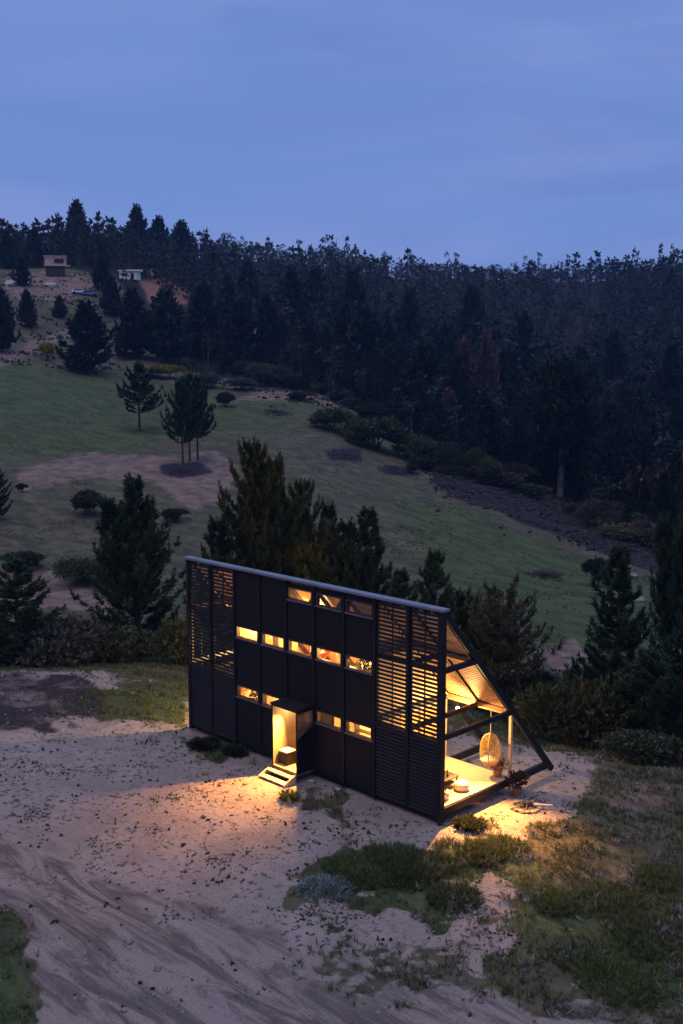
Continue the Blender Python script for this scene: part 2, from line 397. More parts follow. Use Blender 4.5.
ZONES = {
 'sand': [[(-900,705),(0,672),(60,668),(120,678),(200,700),(260,690),(600,758),(585,785),(560,822),(470,845),(505,880),(520,925),(470,955),(400,960),(300,960),(560,1010),(700,1040),(900,1200),(-900,1200)],
          ],
 'notsand': [[(280,872),(340,848),(430,856),(500,838),(520,862),(440,888),(470,925),(395,912),(340,908),(290,900)],
             [(-200,915),(20,925),(45,965),(30,1040),(-200,1100)],
             [(60,700),(120,688),(188,690),(186,715),(100,722)],
             [(175,735),(235,742),(252,762),(205,762)],
             [(300,795),(345,800),(350,822),(310,812)]],
 'green': [[(-300,400),(-100,352),(0,362),(90,372),(200,385),(250,400),(330,400),(300,425),(190,440),(120,455),(0,462),(-200,470)],
           [(390,500),(470,505),(600,560),(683,580),(900,600),(800,660),(560,655),(440,580)],
           [(60,560),(130,570),(190,600),(150,600)],
           [(300,408),(360,405),(440,440),(430,462),(360,445)],
           [(280,880),(340,848),(430,856),(520,840),(560,880),(683,900),(700,1010),(560,960),(440,930)],
           [(-200,925),(20,930),(40,965),(30,1040),(-200,1100)],
           [(175,735),(235,742),(252,762),(205,762)], [(60,700),(120,688),(188,690),(186,715),(100,722)]],
 'red': [[(-60,560),(20,568),(60,580),(110,598),(130,612),(60,612),(-60,600)],
         [(20,468),(100,452),(180,458),(215,452),(240,470),(225,500),(190,512),(150,478),(90,480),(20,490)],
         [(137,282),(165,278),(192,292),(190,306),(150,308)],
         [(-20,362),(30,344),(66,326),(72,331),(52,347),(20,360),(-20,376)],
         [(0,285),(25,272),(60,270),(100,285),(60,300),(20,300)],
         [(235,400),(265,392),(330,396),(380,402),(340,410)],
         [(540,640),(575,645),(600,665),(550,668)],[(590,775),(640,780),(683,800),(683,830),(620,810)],
         [(225,322),(270,322),(270,338),(235,340)]],
 'slash': [[(430,480),(470,468),(520,472),(600,508),(683,540),(760,560),(760,588),(660,575),(600,552),(540,528),(470,505)],
           [(-160,672),(60,672),(112,692),(95,722),(20,734),(-160,730)], [(160,466),(200,464),(212,474),(180,480),(160,474)], [(325,452),(360,450),(362,462),(330,462)], [(380,468),(415,464),(420,474),(385,476)]],
 'bank': [[(136,281),(165,276),(194,292),(192,309),(150,312),(138,300)]],
 'track': [[(-900,850),(-60,815),(60,850),(150,890),(240,930),(330,968),(460,985),(640,1030),(900,1150),(-900,1200)]],
}
a0 = at(0, 900); a1 = at(420, 1000); w0 = W(a0[0], a0[1]); w1 = W(a1[0], a1[1])
TRACK_ANG = math.atan2(w1[1]-w0[1], w1[0]-w0[0])

def zone_fields(r, d):
    wx, wy = W(r, d); q = np.clip(d/45, .6, 4)
    A = r/np.maximum(d, 5); LD = np.log(np.maximum(d, 5))
    amp = np.clip(32/d, .06, 1)
    A = A+amp*(.014*waves(wx/q, wy/q, 5.0, 3)+.009*waves(wx/q, wy/q, 1.6, 15)); LD = LD+amp*(.09*waves(wx/q, wy/q, 5.0, 13)+.05*waves(wx/q, wy/q, 1.7, 23))
    z = {}
    def u(key, soft=.012):
        w = np.zeros(A.shape)
        for p in ZONES[key]: w = np.maximum(w, soft_poly(p, A, LD, soft))
        return w
    near = d < 75
    z['sand'] = np.where(near, u('sand'), 0); z['sand'] = z['sand']*(1-np.where(near, u('notsand', .008), 0))
    z['green'] = u('green', .02); z['bank'] = u('bank', .006); z['red'] = u('red', .008)*np.where(near, .8, 1); z['slash'] = u('slash', .006)*np.where(near, .62, 1)
    z['track'] = np.where(near, u('track', .02), 0)
    fe = np.interp(A, [(p-341.5)/F_PX for p in FEDGE_PX], FEDGE_D)
    z['forest'] = np.clip((d-fe)/8+.5, 0, 1)*(1-.9*z['red'])
    gully = np.clip((d-np.interp(A, AK, GEDGE))/4, 0, 1)*np.clip((82-d)/6, 0, 1)
    z['forest'] = np.maximum(z['forest'], gully*.8)
    return z
FEDGE_PX = [-400,-60,0,40,80,120,170,215,250,300,350,400,430,470,520,570,620,683,800,1200]
FEDGE_D  = [345,345,345,345,345,330,252,246,240,228,222,195,172,166,163,152,140,130,128,128]
GEDGE = np.array([54,54,55,54,53,49,43,41,39])

def build_terrain():
    aa = np.concatenate([np.linspace(-1.0,-.42,20)[:-1], np.linspace(-.42,.42,300), np.linspace(.42,1.0,20)[1:]])
    dd = np.concatenate([np.arange(-16, 14, 2.0), np.exp(np.linspace(math.log(14), math.log(1150), 620))])
    D, A = np.meshgrid(dd, aa, indexing='ij')
    R = A*(D+18)*np.where(D > 14, 1, 1)
    Z = hz(R, D); X, Y = W(R, D)
    n, m = D.shape; idx = np.arange(n*m).reshape(n, m)
    Fq = np.stack([idx[:-1,:-1], idx[:-1,1:], idx[1:,1:], idx[1:,:-1]], -1).reshape(-1, 4)
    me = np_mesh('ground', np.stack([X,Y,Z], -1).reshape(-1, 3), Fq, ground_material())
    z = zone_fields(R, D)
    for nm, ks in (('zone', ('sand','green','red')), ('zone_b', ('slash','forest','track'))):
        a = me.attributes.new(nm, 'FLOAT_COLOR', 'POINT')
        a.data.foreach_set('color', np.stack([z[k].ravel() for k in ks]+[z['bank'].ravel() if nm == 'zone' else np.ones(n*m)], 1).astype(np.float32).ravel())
    me.polygons.foreach_set('use_smooth', [True]*len(me.polygons))
    o = link(bpy.data.objects.new('ground', me)); tag(o, kind='structure')
build_terrain()

# ------------------------------------------------------------------ vegetation meshes
def pine_arrays(seed, H=10.0, R=2.4, base=.08, whorls=18, limbs=6, twigs=5, tn=2, nb=6, bl=.34, bw=.07, up=.45, power=.75, gap=.25, leaders=1, lean=0.0):
    rng = np.random.default_rng(seed); rnd = random.Random(seed)
    C, D, T = [], [], []; trunk = MB()
    tops = [(0,0,H)] + [(rnd.uniform(-.22,.22)*R*2.2, rnd.uniform(-.22,.22)*R*2.2, H*rnd.uniform(.8,.95)) for _ in range(leaders-1)]
    for li, tp in enumerate(tops):
        z0 = 0 if li == 0 else H*.3
        n = 7; pts = [Vector((tp[0]*s**.7+.06*H*.1*math.sin(3*s+li), tp[1]*s**.7+.05*H*.1*math.cos(4*s), z0+(tp[2]-z0)*s)) for s in [i/n for i in range(n+1)]]
        r0 = H*.017*(1 if li == 0 else .6)
        trunk.tube(pts, [r0*(1-.93*i/n)+.008 for i in range(n+1)], 7)
        for w in range(whorls):
            t = (w+.5*rnd.random())/whorls
            zf = base+(1-base)*t
            if li and zf < .42: continue
            zf_loc = zf if li == 0 else (zf-.3)/.7
            zf_loc = min(max(zf_loc, 0), 1)
            k = min(int(zf_loc*n), n-1); fr = zf_loc*n-k; c0 = pts[k].lerp(pts[k+1], fr)
            rr = R*(1-t)**power*(1 if li == 0 else .62)*(.72+.28*min(1, t*5))
            nl = max(3, int(limbs*(1 if t < .8 else .7)))
            ph = rnd.random()*6.28
            for i in range(nl):
                if rnd.random() < gap*.5: continue
                th = ph+2*PI*i/nl+rnd.uniform(-.35,.35); L = rr*rnd.choice((rnd.uniform(.45,.9), rnd.uniform(.8,1.3)))+.12
                el = up*(.35+1.0*t)+rnd.uniform(-.15,.18)
                dv = Vector((math.cos(th)*math.cos(el), math.sin(th)*math.cos(el), math.sin(el)))
                bend = .28+.3*rnd.random()
                lp = [c0+dv*(L*s)+Vector((0,0,bend*L*s*s*.7-.10*L*math.sin(PI*s))) for s in (0,.33,.66,1)]
                trunk.tube(lp, [r0*.35*(1-t)+.012, r0*.25*(1-t)+.01, .012, .006], 4, False)
                ti = rnd.random()
                for s in range(twigs):
                    f = .28+.72*(s+rnd.random()*.8)/twigs; f = min(f, 1)
                    kk = min(int(f*3), 2); p = lp[kk].lerp(lp[kk+1], f*3-kk)
                    for q in range(2):
                        sd = Vector((-dv.y, dv.x, 0)).normalized()*(1 if q else -1)
                        td = (dv*.7+sd*rnd.uniform(.1,1.0)+Vector((0,0,rnd.uniform(.1,.7)))).normalized()
                        tl = L*.30*(1.15-f)+.10
                        for e in range(tn):
                            cc = p+td*(tl*(e+.5*rnd.random())/tn)
                            C.append(tuple(cc)); D.append((td.x, td.y, td.z+.35)); T.append(.55*ti+.45*rnd.random())
                for e in range(3): C.append((lp[3].x+dv.x*.05*e, lp[3].y+dv.y*.05*e, lp[3].z+bl*.55*e-.1)); D.append((dv.x*.35, dv.y*.35, 1.6)); T.append(.55+.2*e)
        for e in range(4): C.append((tp[0], tp[1], tp[2]-.22*e)); D.append((0,0,1)); T.append(.8)
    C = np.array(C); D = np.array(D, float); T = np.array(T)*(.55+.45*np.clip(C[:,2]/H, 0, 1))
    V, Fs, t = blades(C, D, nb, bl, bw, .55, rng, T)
    if lean:
        V[:,0] += lean*V[:,2]**1.3*.1
    return V, Fs, t, trunk
class Proto: pass
def near_pine(mat, **kw):
    p = Proto(); V, Fs, t, tr = pine_arrays(**kw); p.H = kw.get('H', 10.0); p.R = kw.get('R', 2.4)
    p.crown = np_mesh('crown', V, Fs, mat, t)
    me = bpy.data.meshes.new('trunk'); me.from_pydata(tr.v, [], tr.f); me.materials.append(M['bark']); p.trunk = me
    return p
def lobes(seed, n, rx, h, flat=.75):
    rg = random.Random(seed); out = []
    for i in range(n):
        th = rg.random()*6.28; q = rg.random()**.6*rx*.62
        out.append((q*math.cos(th), q*math.sin(th), h*rg.uniform(.28,.66), rx*rg.uniform(.32,.58), h*rg.uniform(.24,.36)))
    return out
def bush_proto(mat, seed, R=1.5, H=1.6, n=1500, nb=3, bl=.16, bw=.07, nl=9, shoot=.0):
    rng = np.random.default_rng(seed); lb = lobes(seed, nl, R, H); C, D, T = [], [], []
    for cx, cy, cz, rr, rh in lb:
        m = n//nl; d = rng.normal(0,1,(m,3)); d /= np.linalg.norm(d, axis=1)[:,None]; d[:,2] = np.abs(d[:,2])*1.0-.25*(rng.random(m))
        q = np.where(rng.random((m,1)) < .14, rng.uniform(1.0,1.42,(m,1)), rng.uniform(.5,1.05,(m,1))); p = np.array([cx,cy,cz])+d*q*np.array([rr,rr,rh]); C.append(p)
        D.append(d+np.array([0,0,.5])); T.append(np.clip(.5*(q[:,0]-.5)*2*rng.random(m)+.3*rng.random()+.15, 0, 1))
    C = np.concatenate(C); D = np.concatenate(D); T = np.concatenate(T); C[:,2] = np.maximum(C[:,2], .05)
    V, Fs, t = blades(C, D, nb, bl, bw, .6, rng, T)
    p = Proto(); p.H = H; p.R = R; p.crown = np_mesh('leaves', V, Fs, mat, t)
    st = MB(); rg = random.Random(seed)
    for cx, cy, cz, rr, rh in lb[:7]: st.tube([(cx*.15,cy*.15,-.1),(cx*.5,cy*.5,cz*.5),(cx,cy,cz+rh*.4)], [.035,.025,.01], 5, False)
    me = bpy.data.meshes.new('stems'); me.from_pydata(st.v, [], st.f); me.materials.append(M['bark']); p.trunk = me
    return p
def plant(name, proto, r, d, h, w=None, label=None, cat='tree', group=None, rz=None, parts=('trunk','crown'), dz=0.0):
    """thing made of a woody part and a leafy part; h height, w crown width in metres"""
    x, y = W(r, d); z = float(hz(r, d))-.05+dz
    e = empty(name, (x, y, z), random.uniform(0, 6.28) if rz is None else rz, label, cat, group)
    sz = h/proto.H; sx = sz if w is None else w/(2*proto.R)
    e.scale = (sx, sx, sz)
    a = link(bpy.data.objects.new(parts[0], proto.trunk), e); b = link(bpy.data.objects.new(parts[1], proto.crown), e)
    return e

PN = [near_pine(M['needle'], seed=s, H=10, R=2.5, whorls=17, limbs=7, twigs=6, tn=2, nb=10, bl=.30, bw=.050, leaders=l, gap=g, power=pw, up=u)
      for s, l, g, pw, u in ((1,1,.3,.8,.5),(2,3,.35,.6,.75),(3,1,.2,.9,.35))]
PO = near_pine(M['needle_warm_lit'], seed=5, H=10, R=3.6, whorls=17, limbs=8, twigs=7, tn=2, nb=9, bl=.30, bw=.055, leaders=3, gap=.35, power=.72, up=.42)
PB = near_pine(M['needle_cool_lit'], seed=8, H=7, R=3.0, whorls=12, limbs=8, twigs=6, tn=2, nb=10, bl=.26, bw=.045, leaders=2, gap=.3, power=.45, up=.35)
PM = [near_pine(M['needle'], seed=20+i, H=10, R=3.3, base=.26, whorls=11, limbs=7, twigs=6, tn=2, nb=7, bl=.42, bw=.10, gap=.5, power=pw, up=.5) for i, pw in enumerate((.62,.85,.72))]
PP = [near_pine(M['needle_far'], seed=30+i, H=10, R=2.7, base=.03, whorls=12, limbs=7, twigs=4, tn=2, nb=4, bl=.75, bw=.26, gap=.2, power=pw, up=.35) for i, pw in enumerate((.8,.95))]
PDead = near_pine(M['dead'], seed=40, H=10, R=1.9, base=.1, whorls=13, limbs=7, twigs=4, tn=1, nb=4, bl=.6, bw=.14, gap=.3, power=.8, up=.5)
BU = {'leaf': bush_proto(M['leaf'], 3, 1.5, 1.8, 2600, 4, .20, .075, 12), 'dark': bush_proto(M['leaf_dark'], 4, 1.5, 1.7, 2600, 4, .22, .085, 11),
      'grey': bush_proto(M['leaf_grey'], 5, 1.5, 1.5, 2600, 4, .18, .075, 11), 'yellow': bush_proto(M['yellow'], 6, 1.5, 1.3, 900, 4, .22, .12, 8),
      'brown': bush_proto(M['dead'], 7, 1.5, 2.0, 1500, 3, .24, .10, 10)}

def tree_by_top(name, proto, px, d, ytop, wpx, label, cat='pine tree', group=None, rz=None, **k):
    """tree at survey bearing px and distance d whose tip shows at row ytop"""
    r = pxd(px, d)/ (1); z = float(hz(r, d)); h = (yz(d, ytop)-z)*.96
    return plant(name, proto, r, d, h, wpx*d/F_PX*(1.3 if name == 'pine_tree' else 1.1), label, cat, group, rz, **k)
def tree_by_base(name, proto, px, py, hpx, wpx, label, cat='tree', group=None, rz=None, **k):
    r, d, z = at(px, py); return plant(name, proto, r, d, hpx*d/F_PX, wpx*d/F_PX, label, cat, group, rz, **k)

T = tree_by_top
# gully and yard-edge trees behind the house
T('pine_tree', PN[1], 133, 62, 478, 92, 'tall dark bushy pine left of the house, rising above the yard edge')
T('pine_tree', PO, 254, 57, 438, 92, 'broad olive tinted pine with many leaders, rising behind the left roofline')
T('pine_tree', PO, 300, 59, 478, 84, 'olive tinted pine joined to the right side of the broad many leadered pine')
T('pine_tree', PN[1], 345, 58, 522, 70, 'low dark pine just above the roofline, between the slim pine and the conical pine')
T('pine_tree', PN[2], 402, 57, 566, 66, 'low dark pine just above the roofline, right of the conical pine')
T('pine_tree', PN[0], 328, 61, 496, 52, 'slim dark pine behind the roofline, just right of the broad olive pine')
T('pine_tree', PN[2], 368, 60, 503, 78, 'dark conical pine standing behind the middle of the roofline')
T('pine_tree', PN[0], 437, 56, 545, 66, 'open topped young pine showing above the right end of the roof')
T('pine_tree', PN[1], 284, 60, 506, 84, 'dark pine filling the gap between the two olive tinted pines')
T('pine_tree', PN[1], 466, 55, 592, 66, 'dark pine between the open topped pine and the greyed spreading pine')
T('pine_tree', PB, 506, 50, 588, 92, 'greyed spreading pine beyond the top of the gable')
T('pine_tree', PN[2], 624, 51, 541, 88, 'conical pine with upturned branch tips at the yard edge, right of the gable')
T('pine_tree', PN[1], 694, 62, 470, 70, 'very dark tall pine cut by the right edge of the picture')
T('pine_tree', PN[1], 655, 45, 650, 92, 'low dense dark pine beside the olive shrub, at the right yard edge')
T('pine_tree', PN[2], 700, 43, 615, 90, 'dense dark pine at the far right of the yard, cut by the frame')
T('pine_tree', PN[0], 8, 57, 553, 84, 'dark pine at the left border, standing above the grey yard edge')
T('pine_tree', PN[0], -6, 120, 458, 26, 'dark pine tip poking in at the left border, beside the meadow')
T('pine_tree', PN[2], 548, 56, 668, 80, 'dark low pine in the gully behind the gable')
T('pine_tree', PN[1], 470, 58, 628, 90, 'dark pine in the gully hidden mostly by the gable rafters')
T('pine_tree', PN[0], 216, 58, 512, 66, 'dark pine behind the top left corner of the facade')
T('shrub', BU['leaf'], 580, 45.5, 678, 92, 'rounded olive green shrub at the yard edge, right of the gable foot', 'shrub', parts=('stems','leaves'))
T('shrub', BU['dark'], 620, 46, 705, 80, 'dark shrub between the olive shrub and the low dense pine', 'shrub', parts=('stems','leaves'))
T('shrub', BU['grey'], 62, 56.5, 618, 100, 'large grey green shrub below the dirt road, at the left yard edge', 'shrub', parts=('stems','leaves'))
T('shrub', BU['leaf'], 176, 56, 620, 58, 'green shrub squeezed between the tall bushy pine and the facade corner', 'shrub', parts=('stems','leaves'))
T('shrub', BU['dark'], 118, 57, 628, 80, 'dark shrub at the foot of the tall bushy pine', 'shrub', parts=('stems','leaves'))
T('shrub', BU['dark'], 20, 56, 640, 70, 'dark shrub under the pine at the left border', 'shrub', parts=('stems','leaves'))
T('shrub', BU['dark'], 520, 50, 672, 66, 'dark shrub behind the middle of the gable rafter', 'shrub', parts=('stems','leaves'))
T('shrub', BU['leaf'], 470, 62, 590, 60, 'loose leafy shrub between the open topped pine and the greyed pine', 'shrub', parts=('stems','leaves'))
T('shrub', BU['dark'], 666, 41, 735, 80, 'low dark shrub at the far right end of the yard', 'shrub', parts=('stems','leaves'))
# meadow
B = tree_by_base
B('pine_tree', PM[0], 140, 431, 63, 55, 'single round pine standing alone on the green meadow', 'pine tree')
B('pine_tree', PM[1], 183, 465, 86, 48, 'left pine of the tight clump of three above the dark burnt patch', 'pine tree', 'clump of three meadow pines')
B('pine_tree', PM[2], 190, 462, 84, 42, 'middle pine of the tight clump of three above the dark burnt patch', 'pine tree', 'clump of three meadow pines')
B('pine_tree', PM[0], 198, 460, 78, 44, 'right pine of the tight clump of three above the dark burnt patch', 'pine tree', 'clump of three meadow pines')
def SH(k, px, py, h, w, label, cat='shrub'): B('shrub', BU[k], px, py, h, w, label, cat, parts=('stems','leaves'))
SH('dark', 225, 407, 15, 21, 'small round dark shrub right of the meadow pine clump')
SH('dark', 87, 516, 26, 36, 'dark shrub on the brown slope just left of the tall bushy pine')
SH('dark', 22, 492, 9, 11, 'tiny lone shrub on the brown slope near the left border')
SH('dark', 24, 568, 18, 40, 'flat dark shrub just above the dirt road')
SH('leaf', 85, 584, 26, 60, 'bright green low shrubs along the upper side of the dirt road')
SH('dark', 176, 522, 14, 26, 'small shrub on bare earth below the meadow pine clump')
SH('dark', 597, 586, 30, 28, 'dark round shrub on the meadow, left of the conical pine with upturned tips')
SH('dark', 412, 473, 9, 14, 'small dark shrub beside the brushwood heap at the middle of the meadow')
SH('dark', 302, 400, 8, 26, 'thin low shrub on the pale path below the forest')
SH('leaf', 375, 448, 30, 70, 'wide low green thicket on the meadow below the dark forest edge')
SH('leaf', 335, 430, 22, 50, 'low green thicket where the meadow meets the pale path')
SH('leaf', 415, 462, 26, 50, 'low green thicket at the meadow edge above the brushwood')
SH('yellow', 46, 360, 17, 21, 'yellow flowering broom bush beside the hill track')
SH('yellow', 150, 378, 12, 40, 'long yellow flowering broom right of the broad lone conifer')
SH('yellow', 172, 379, 14, 26, 'dense yellow flowering broom at the end of the broom hedge')
SH('grey', 205, 388, 14, 40, 'grey scrub on the bank right of the yellow broom')
SH('grey', 240, 390, 12, 40, 'grey scrub along the foot of the dark forest')
# larger conifers of the middle distance
def C_(proto, px, py, h, w, label, cat='conifer', name='conifer_tree', group=None): B(name, proto, px, py, h, w, label, cat, group)
PPale = near_pine(M['needle'], seed=51, H=10, R=2.9, base=.27, whorls=13, limbs=8, twigs=6, tn=2, nb=7, bl=.5, bw=.14, gap=.12, power=.6, up=.4)
_t = MB().tube([(0,0,0),(.05,.03,3),(.1,0,6),(0,0,9.6)], [.24,.19,.12,.03], 8); PPale.trunk = bpy.data.meshes.new('trunk'); PPale.trunk.from_pydata(_t.v, [], _t.f); PPale.trunk.materials.append(M['palebark'])
C_(PP[0], 88, 373, 64, 56, 'broad lone dark conifer above the green meadow, right of the hill track')
C_(PP[1], 133, 358, 62, 46, 'dark conifer below the reddish cut bank, right of the lone conifer')
C_(PP[0], 166, 362, 66, 56, 'large dark conifer in front of the reddish cut bank')
C_(PP[1], 28, 328, 34, 22, 'small dark conifer beside the upper end of the hill track')
C_(PP[0], 2, 352, 58, 34, 'dark conifer cut by the left border above the hill track')
C_(PP[0], 316, 336, 62, 46, 'massive dark conifer rising from the paler woodland at mid slope')
C_(PP[1], 300, 340, 50, 34, 'dark conifer leaning against the massive mid slope conifer')
C_(PP[0], 366, 402, 88, 62, 'big dark conifer at the forest foot above the wide green thicket')
C_(PP[1], 392, 410, 74, 40, 'dark conifer just right of the big forest foot conifer')
C_(PP[0], 424, 440, 92, 56, 'big dark conifer standing at the end of the green thicket')
C_(PP[1], 205, 360, 70, 46, 'dark conifer at the forest foot above the grey scrub')
C_(PP[0], 240, 372, 66, 46, 'dark conifer at the forest foot right of the pale bare spot')
C_(PP[0], 78, 262, 54, 30, 'tallest dark conifer of the skyline, just right of the hillside cabin')
C_(PP[1], 138, 262, 50, 30, 'tall dark conifer on the skyline behind the white shed')
C_(PP[1], 160, 264, 42, 28, 'dark conifer on the skyline right of the one behind the white shed')
for px_, py_, h_, w_, lb_ in ((22,286,26,18,'small dark conifer on the clearing left of the hillside cabin'),(102,290,30,22,'dark conifer between the parked cars and the white shed'),(36,266,34,22,'dark conifer behind the hillside cabin, on its left side'),
        (97,268,30,20,'dark conifer between the hillside cabin and the white shed'),(112,316,36,28,'dark conifer on the slope below the white shed'),(60,318,20,16,'short dark conifer on the slope below the parked cars'),(8,268,34,24,'dark conifer at the left border, on the hilltop')):
    C_(PP[1], px_, py_, h_, w_, lb_)
C_(PP[0], 182, 268, 42, 30, 'dark conifer on the skyline above the reddish cut bank')
C_(PPale, 560, 497, 130, 86, 'tall dark pine with a bare pale trunk at the foot of the right forest', 'pine tree', 'pine_tree')
C_(PDead, 463, 440, 96, 30, 'browned conifer left of its taller browned neighbour at the forest foot')
C_(PDead, 484, 446, 108, 34, 'tall browned conifer at the forest foot near the picture middle')
C_(PDead, 448, 452, 60, 30, 'short browned conifer at the top end of the brushwood')
def SHF(k, px, py, h, w, label): B('shrub', BU[k], px, py, h, w, label, 'shrub', parts=('stems','leaves'))
SHF('brown', 500, 474, 56, 66, 'big brownish thicket behind the brushwood strip')
SHF('brown', 612, 512, 58, 50, 'brownish thicket right of the pale trunked pine')
SHF('dark', 530, 478, 50, 56, 'dark green thicket left of the pale trunked pine')
SHF('dark', 590, 502, 50, 54, 'dark green thicket behind the lower brushwood')
SHF('brown', 650, 528, 66, 60, 'tall brownish thicket at the right end of the brushwood')
SHF('brown', 470, 462, 34, 44, 'low brownish thicket under the browned conifers')

rgk = random.Random(77)
for i, (px, d, h) in enumerate([(268,262,17),(292,300,21),(345,262,18),(352,330,22),(385,250,19),(408,300,22),(445,262,20),(470,330,23),(505,240,18),(522,300,22),(590,230,19),(610,300,22),(640,215,17),(668,260,21),(250,345,18),(230,300,17)]):
    plant('conifer_tree', PP[i % 2], pxd(px, d), d, h, h*.52, 'large dark conifer standing above its neighbours in the lower half of the hillside forest', 'conifer', 'large conifers of the hillside forest')
for i in range(46):                                   # ragged woodland edge
    px = rgk.choice((rgk.uniform(236, 535), rgk.uniform(236, 535), rgk.uniform(588, 690))); fe = float(np.interp(px, FEDGE_PX, FEDGE_D)); d = fe+rgk.uniform(-3, 10); k = rgk.choice(('grey','dark','brown','dark','leaf'))
    lb = {'grey':'grey green', 'dark':'dark green', 'brown':'brownish', 'leaf':'olive green'}[k]
    plant('shrub', BU[k], pxd(px, d), d, rgk.uniform(1.6,4.6), rgk.uniform(3.5,8), lb+' bushy thicket in the ragged lower edge of the forest', 'shrub', lb+' thickets along the forest edge', parts=('stems','leaves'))
# ------------------------------------------------------------------ forest on the far hillside
def far_arrays(kind, seed, big=False):
    rg = random.Random(seed); rng = np.random.default_rng(seed); C, D, T = [], [], []
    tr = MB()
    if kind == 'conifer':
        tr.tube([(0,0,0),(0,0,6),(.05,0,9.6)], [.16,.1,.03], 4, False)
        w = 9 if big else 6
        for i in range(w):
            t = (i+.3*rg.random())/w; z = 1.2+8.6*t; rr = 1.9*(1-t)**.85+.1
            for j in range(6 if big else 4):
                th = rg.random()*6.28
                for f in ((.35,.8) if big else (.6,)):
                    C.append((math.cos(th)*rr*f, math.sin(th)*rr*f, z+rg.uniform(-.3,.3))); D.append((math.cos(th), math.sin(th), .45)); T.append(rg.random()*(.4+.6*t))
        C.append((0,0,9.1)); D.append((0,0,2)); T.append(.7); C.append((0,0,8.4)); D.append((.2,0,2)); T.append(.6)
        nb, bl, bw = (3, 1.25, .55) if big else (5, .95, .45)
    elif kind == 'gum':
        tr.tube([(0,0,0),(.2,.1,5),(.1,.3,8.6)], [.14,.1,.04], 4, False)
        for k in range(5 if big else 4):
            cz = rg.uniform(5.2,9.2); cx, cy = rg.uniform(-1.3,1.3), rg.uniform(-1.3,1.3); tr.tube([(.1,.1,cz-2.2),(cx,cy,cz)], [.05,.02], 3, False)
            for j in range(16 if big else 9):
                v = Vector((rg.gauss(0,1), rg.gauss(0,1), rg.gauss(0,.8))).normalized()*rg.uniform(.4,.95)
                C.append((cx+v.x, cy+v.y, cz+v.z*.8)); D.append((v.x, v.y, v.z+.3)); T.append(rg.random())
        nb, bl, bw = (3, .6, .34) if big else (3, .6, .4)
    else:
        tr.tube([(0,0,0),(.15,.1,5),(.1,.2,9.0)], [.13,.09,.03], 4, False)
        for k in range(12):
            z = rg.uniform(2.5,8.6); th = rg.random()*6.28; l = (9.6-z)*.26+.3
            tr.tube([(.1,.1,z),(math.cos(th)*l, math.sin(th)*l, z+l*.9)], [.04,.012], 3, False)
            C.append((math.cos(th)*l*.8, math.sin(th)*l*.8, z+l*.8)); D.append((math.cos(th), math.sin(th), 1)); T.append(rg.random())
        nb, bl, bw = 3, .8, .2
    V, Fs, t = blades(np.array(C), np.array(D, float), nb, bl, bw, .55, rng, np.array(T))
    tv = np.array(tr.v); tf = np.array([f for f in tr.f])
    return np.concatenate([V, tv]), np.concatenate([Fs, tf+len(V)]), np.concatenate([t, np.full(len(tv), .3)]), np.concatenate([np.zeros(len(Fs)), np.ones(len(tf))])
M['forestbark'] = simple('dim_grey_bark', (.085,.078,.074), .9, .4, 3)
KM = {'conifer': [M['needle_far'], M['bark']], 'gum': [M['leaf_far'], M['forestbark']], 'bare': [M['dead'], M['forestbark']]}
BIG = {k: [(lambda a: np_mesh(k+'_tree', a[0], a[1], None, a[2], KM[k], a[3]))(far_arrays(k, 100+i, True)) for i in range(4)] for k in KM}
SMALL = {k: [far_arrays(k, 200+i) for i in range(4)] for k in KM}

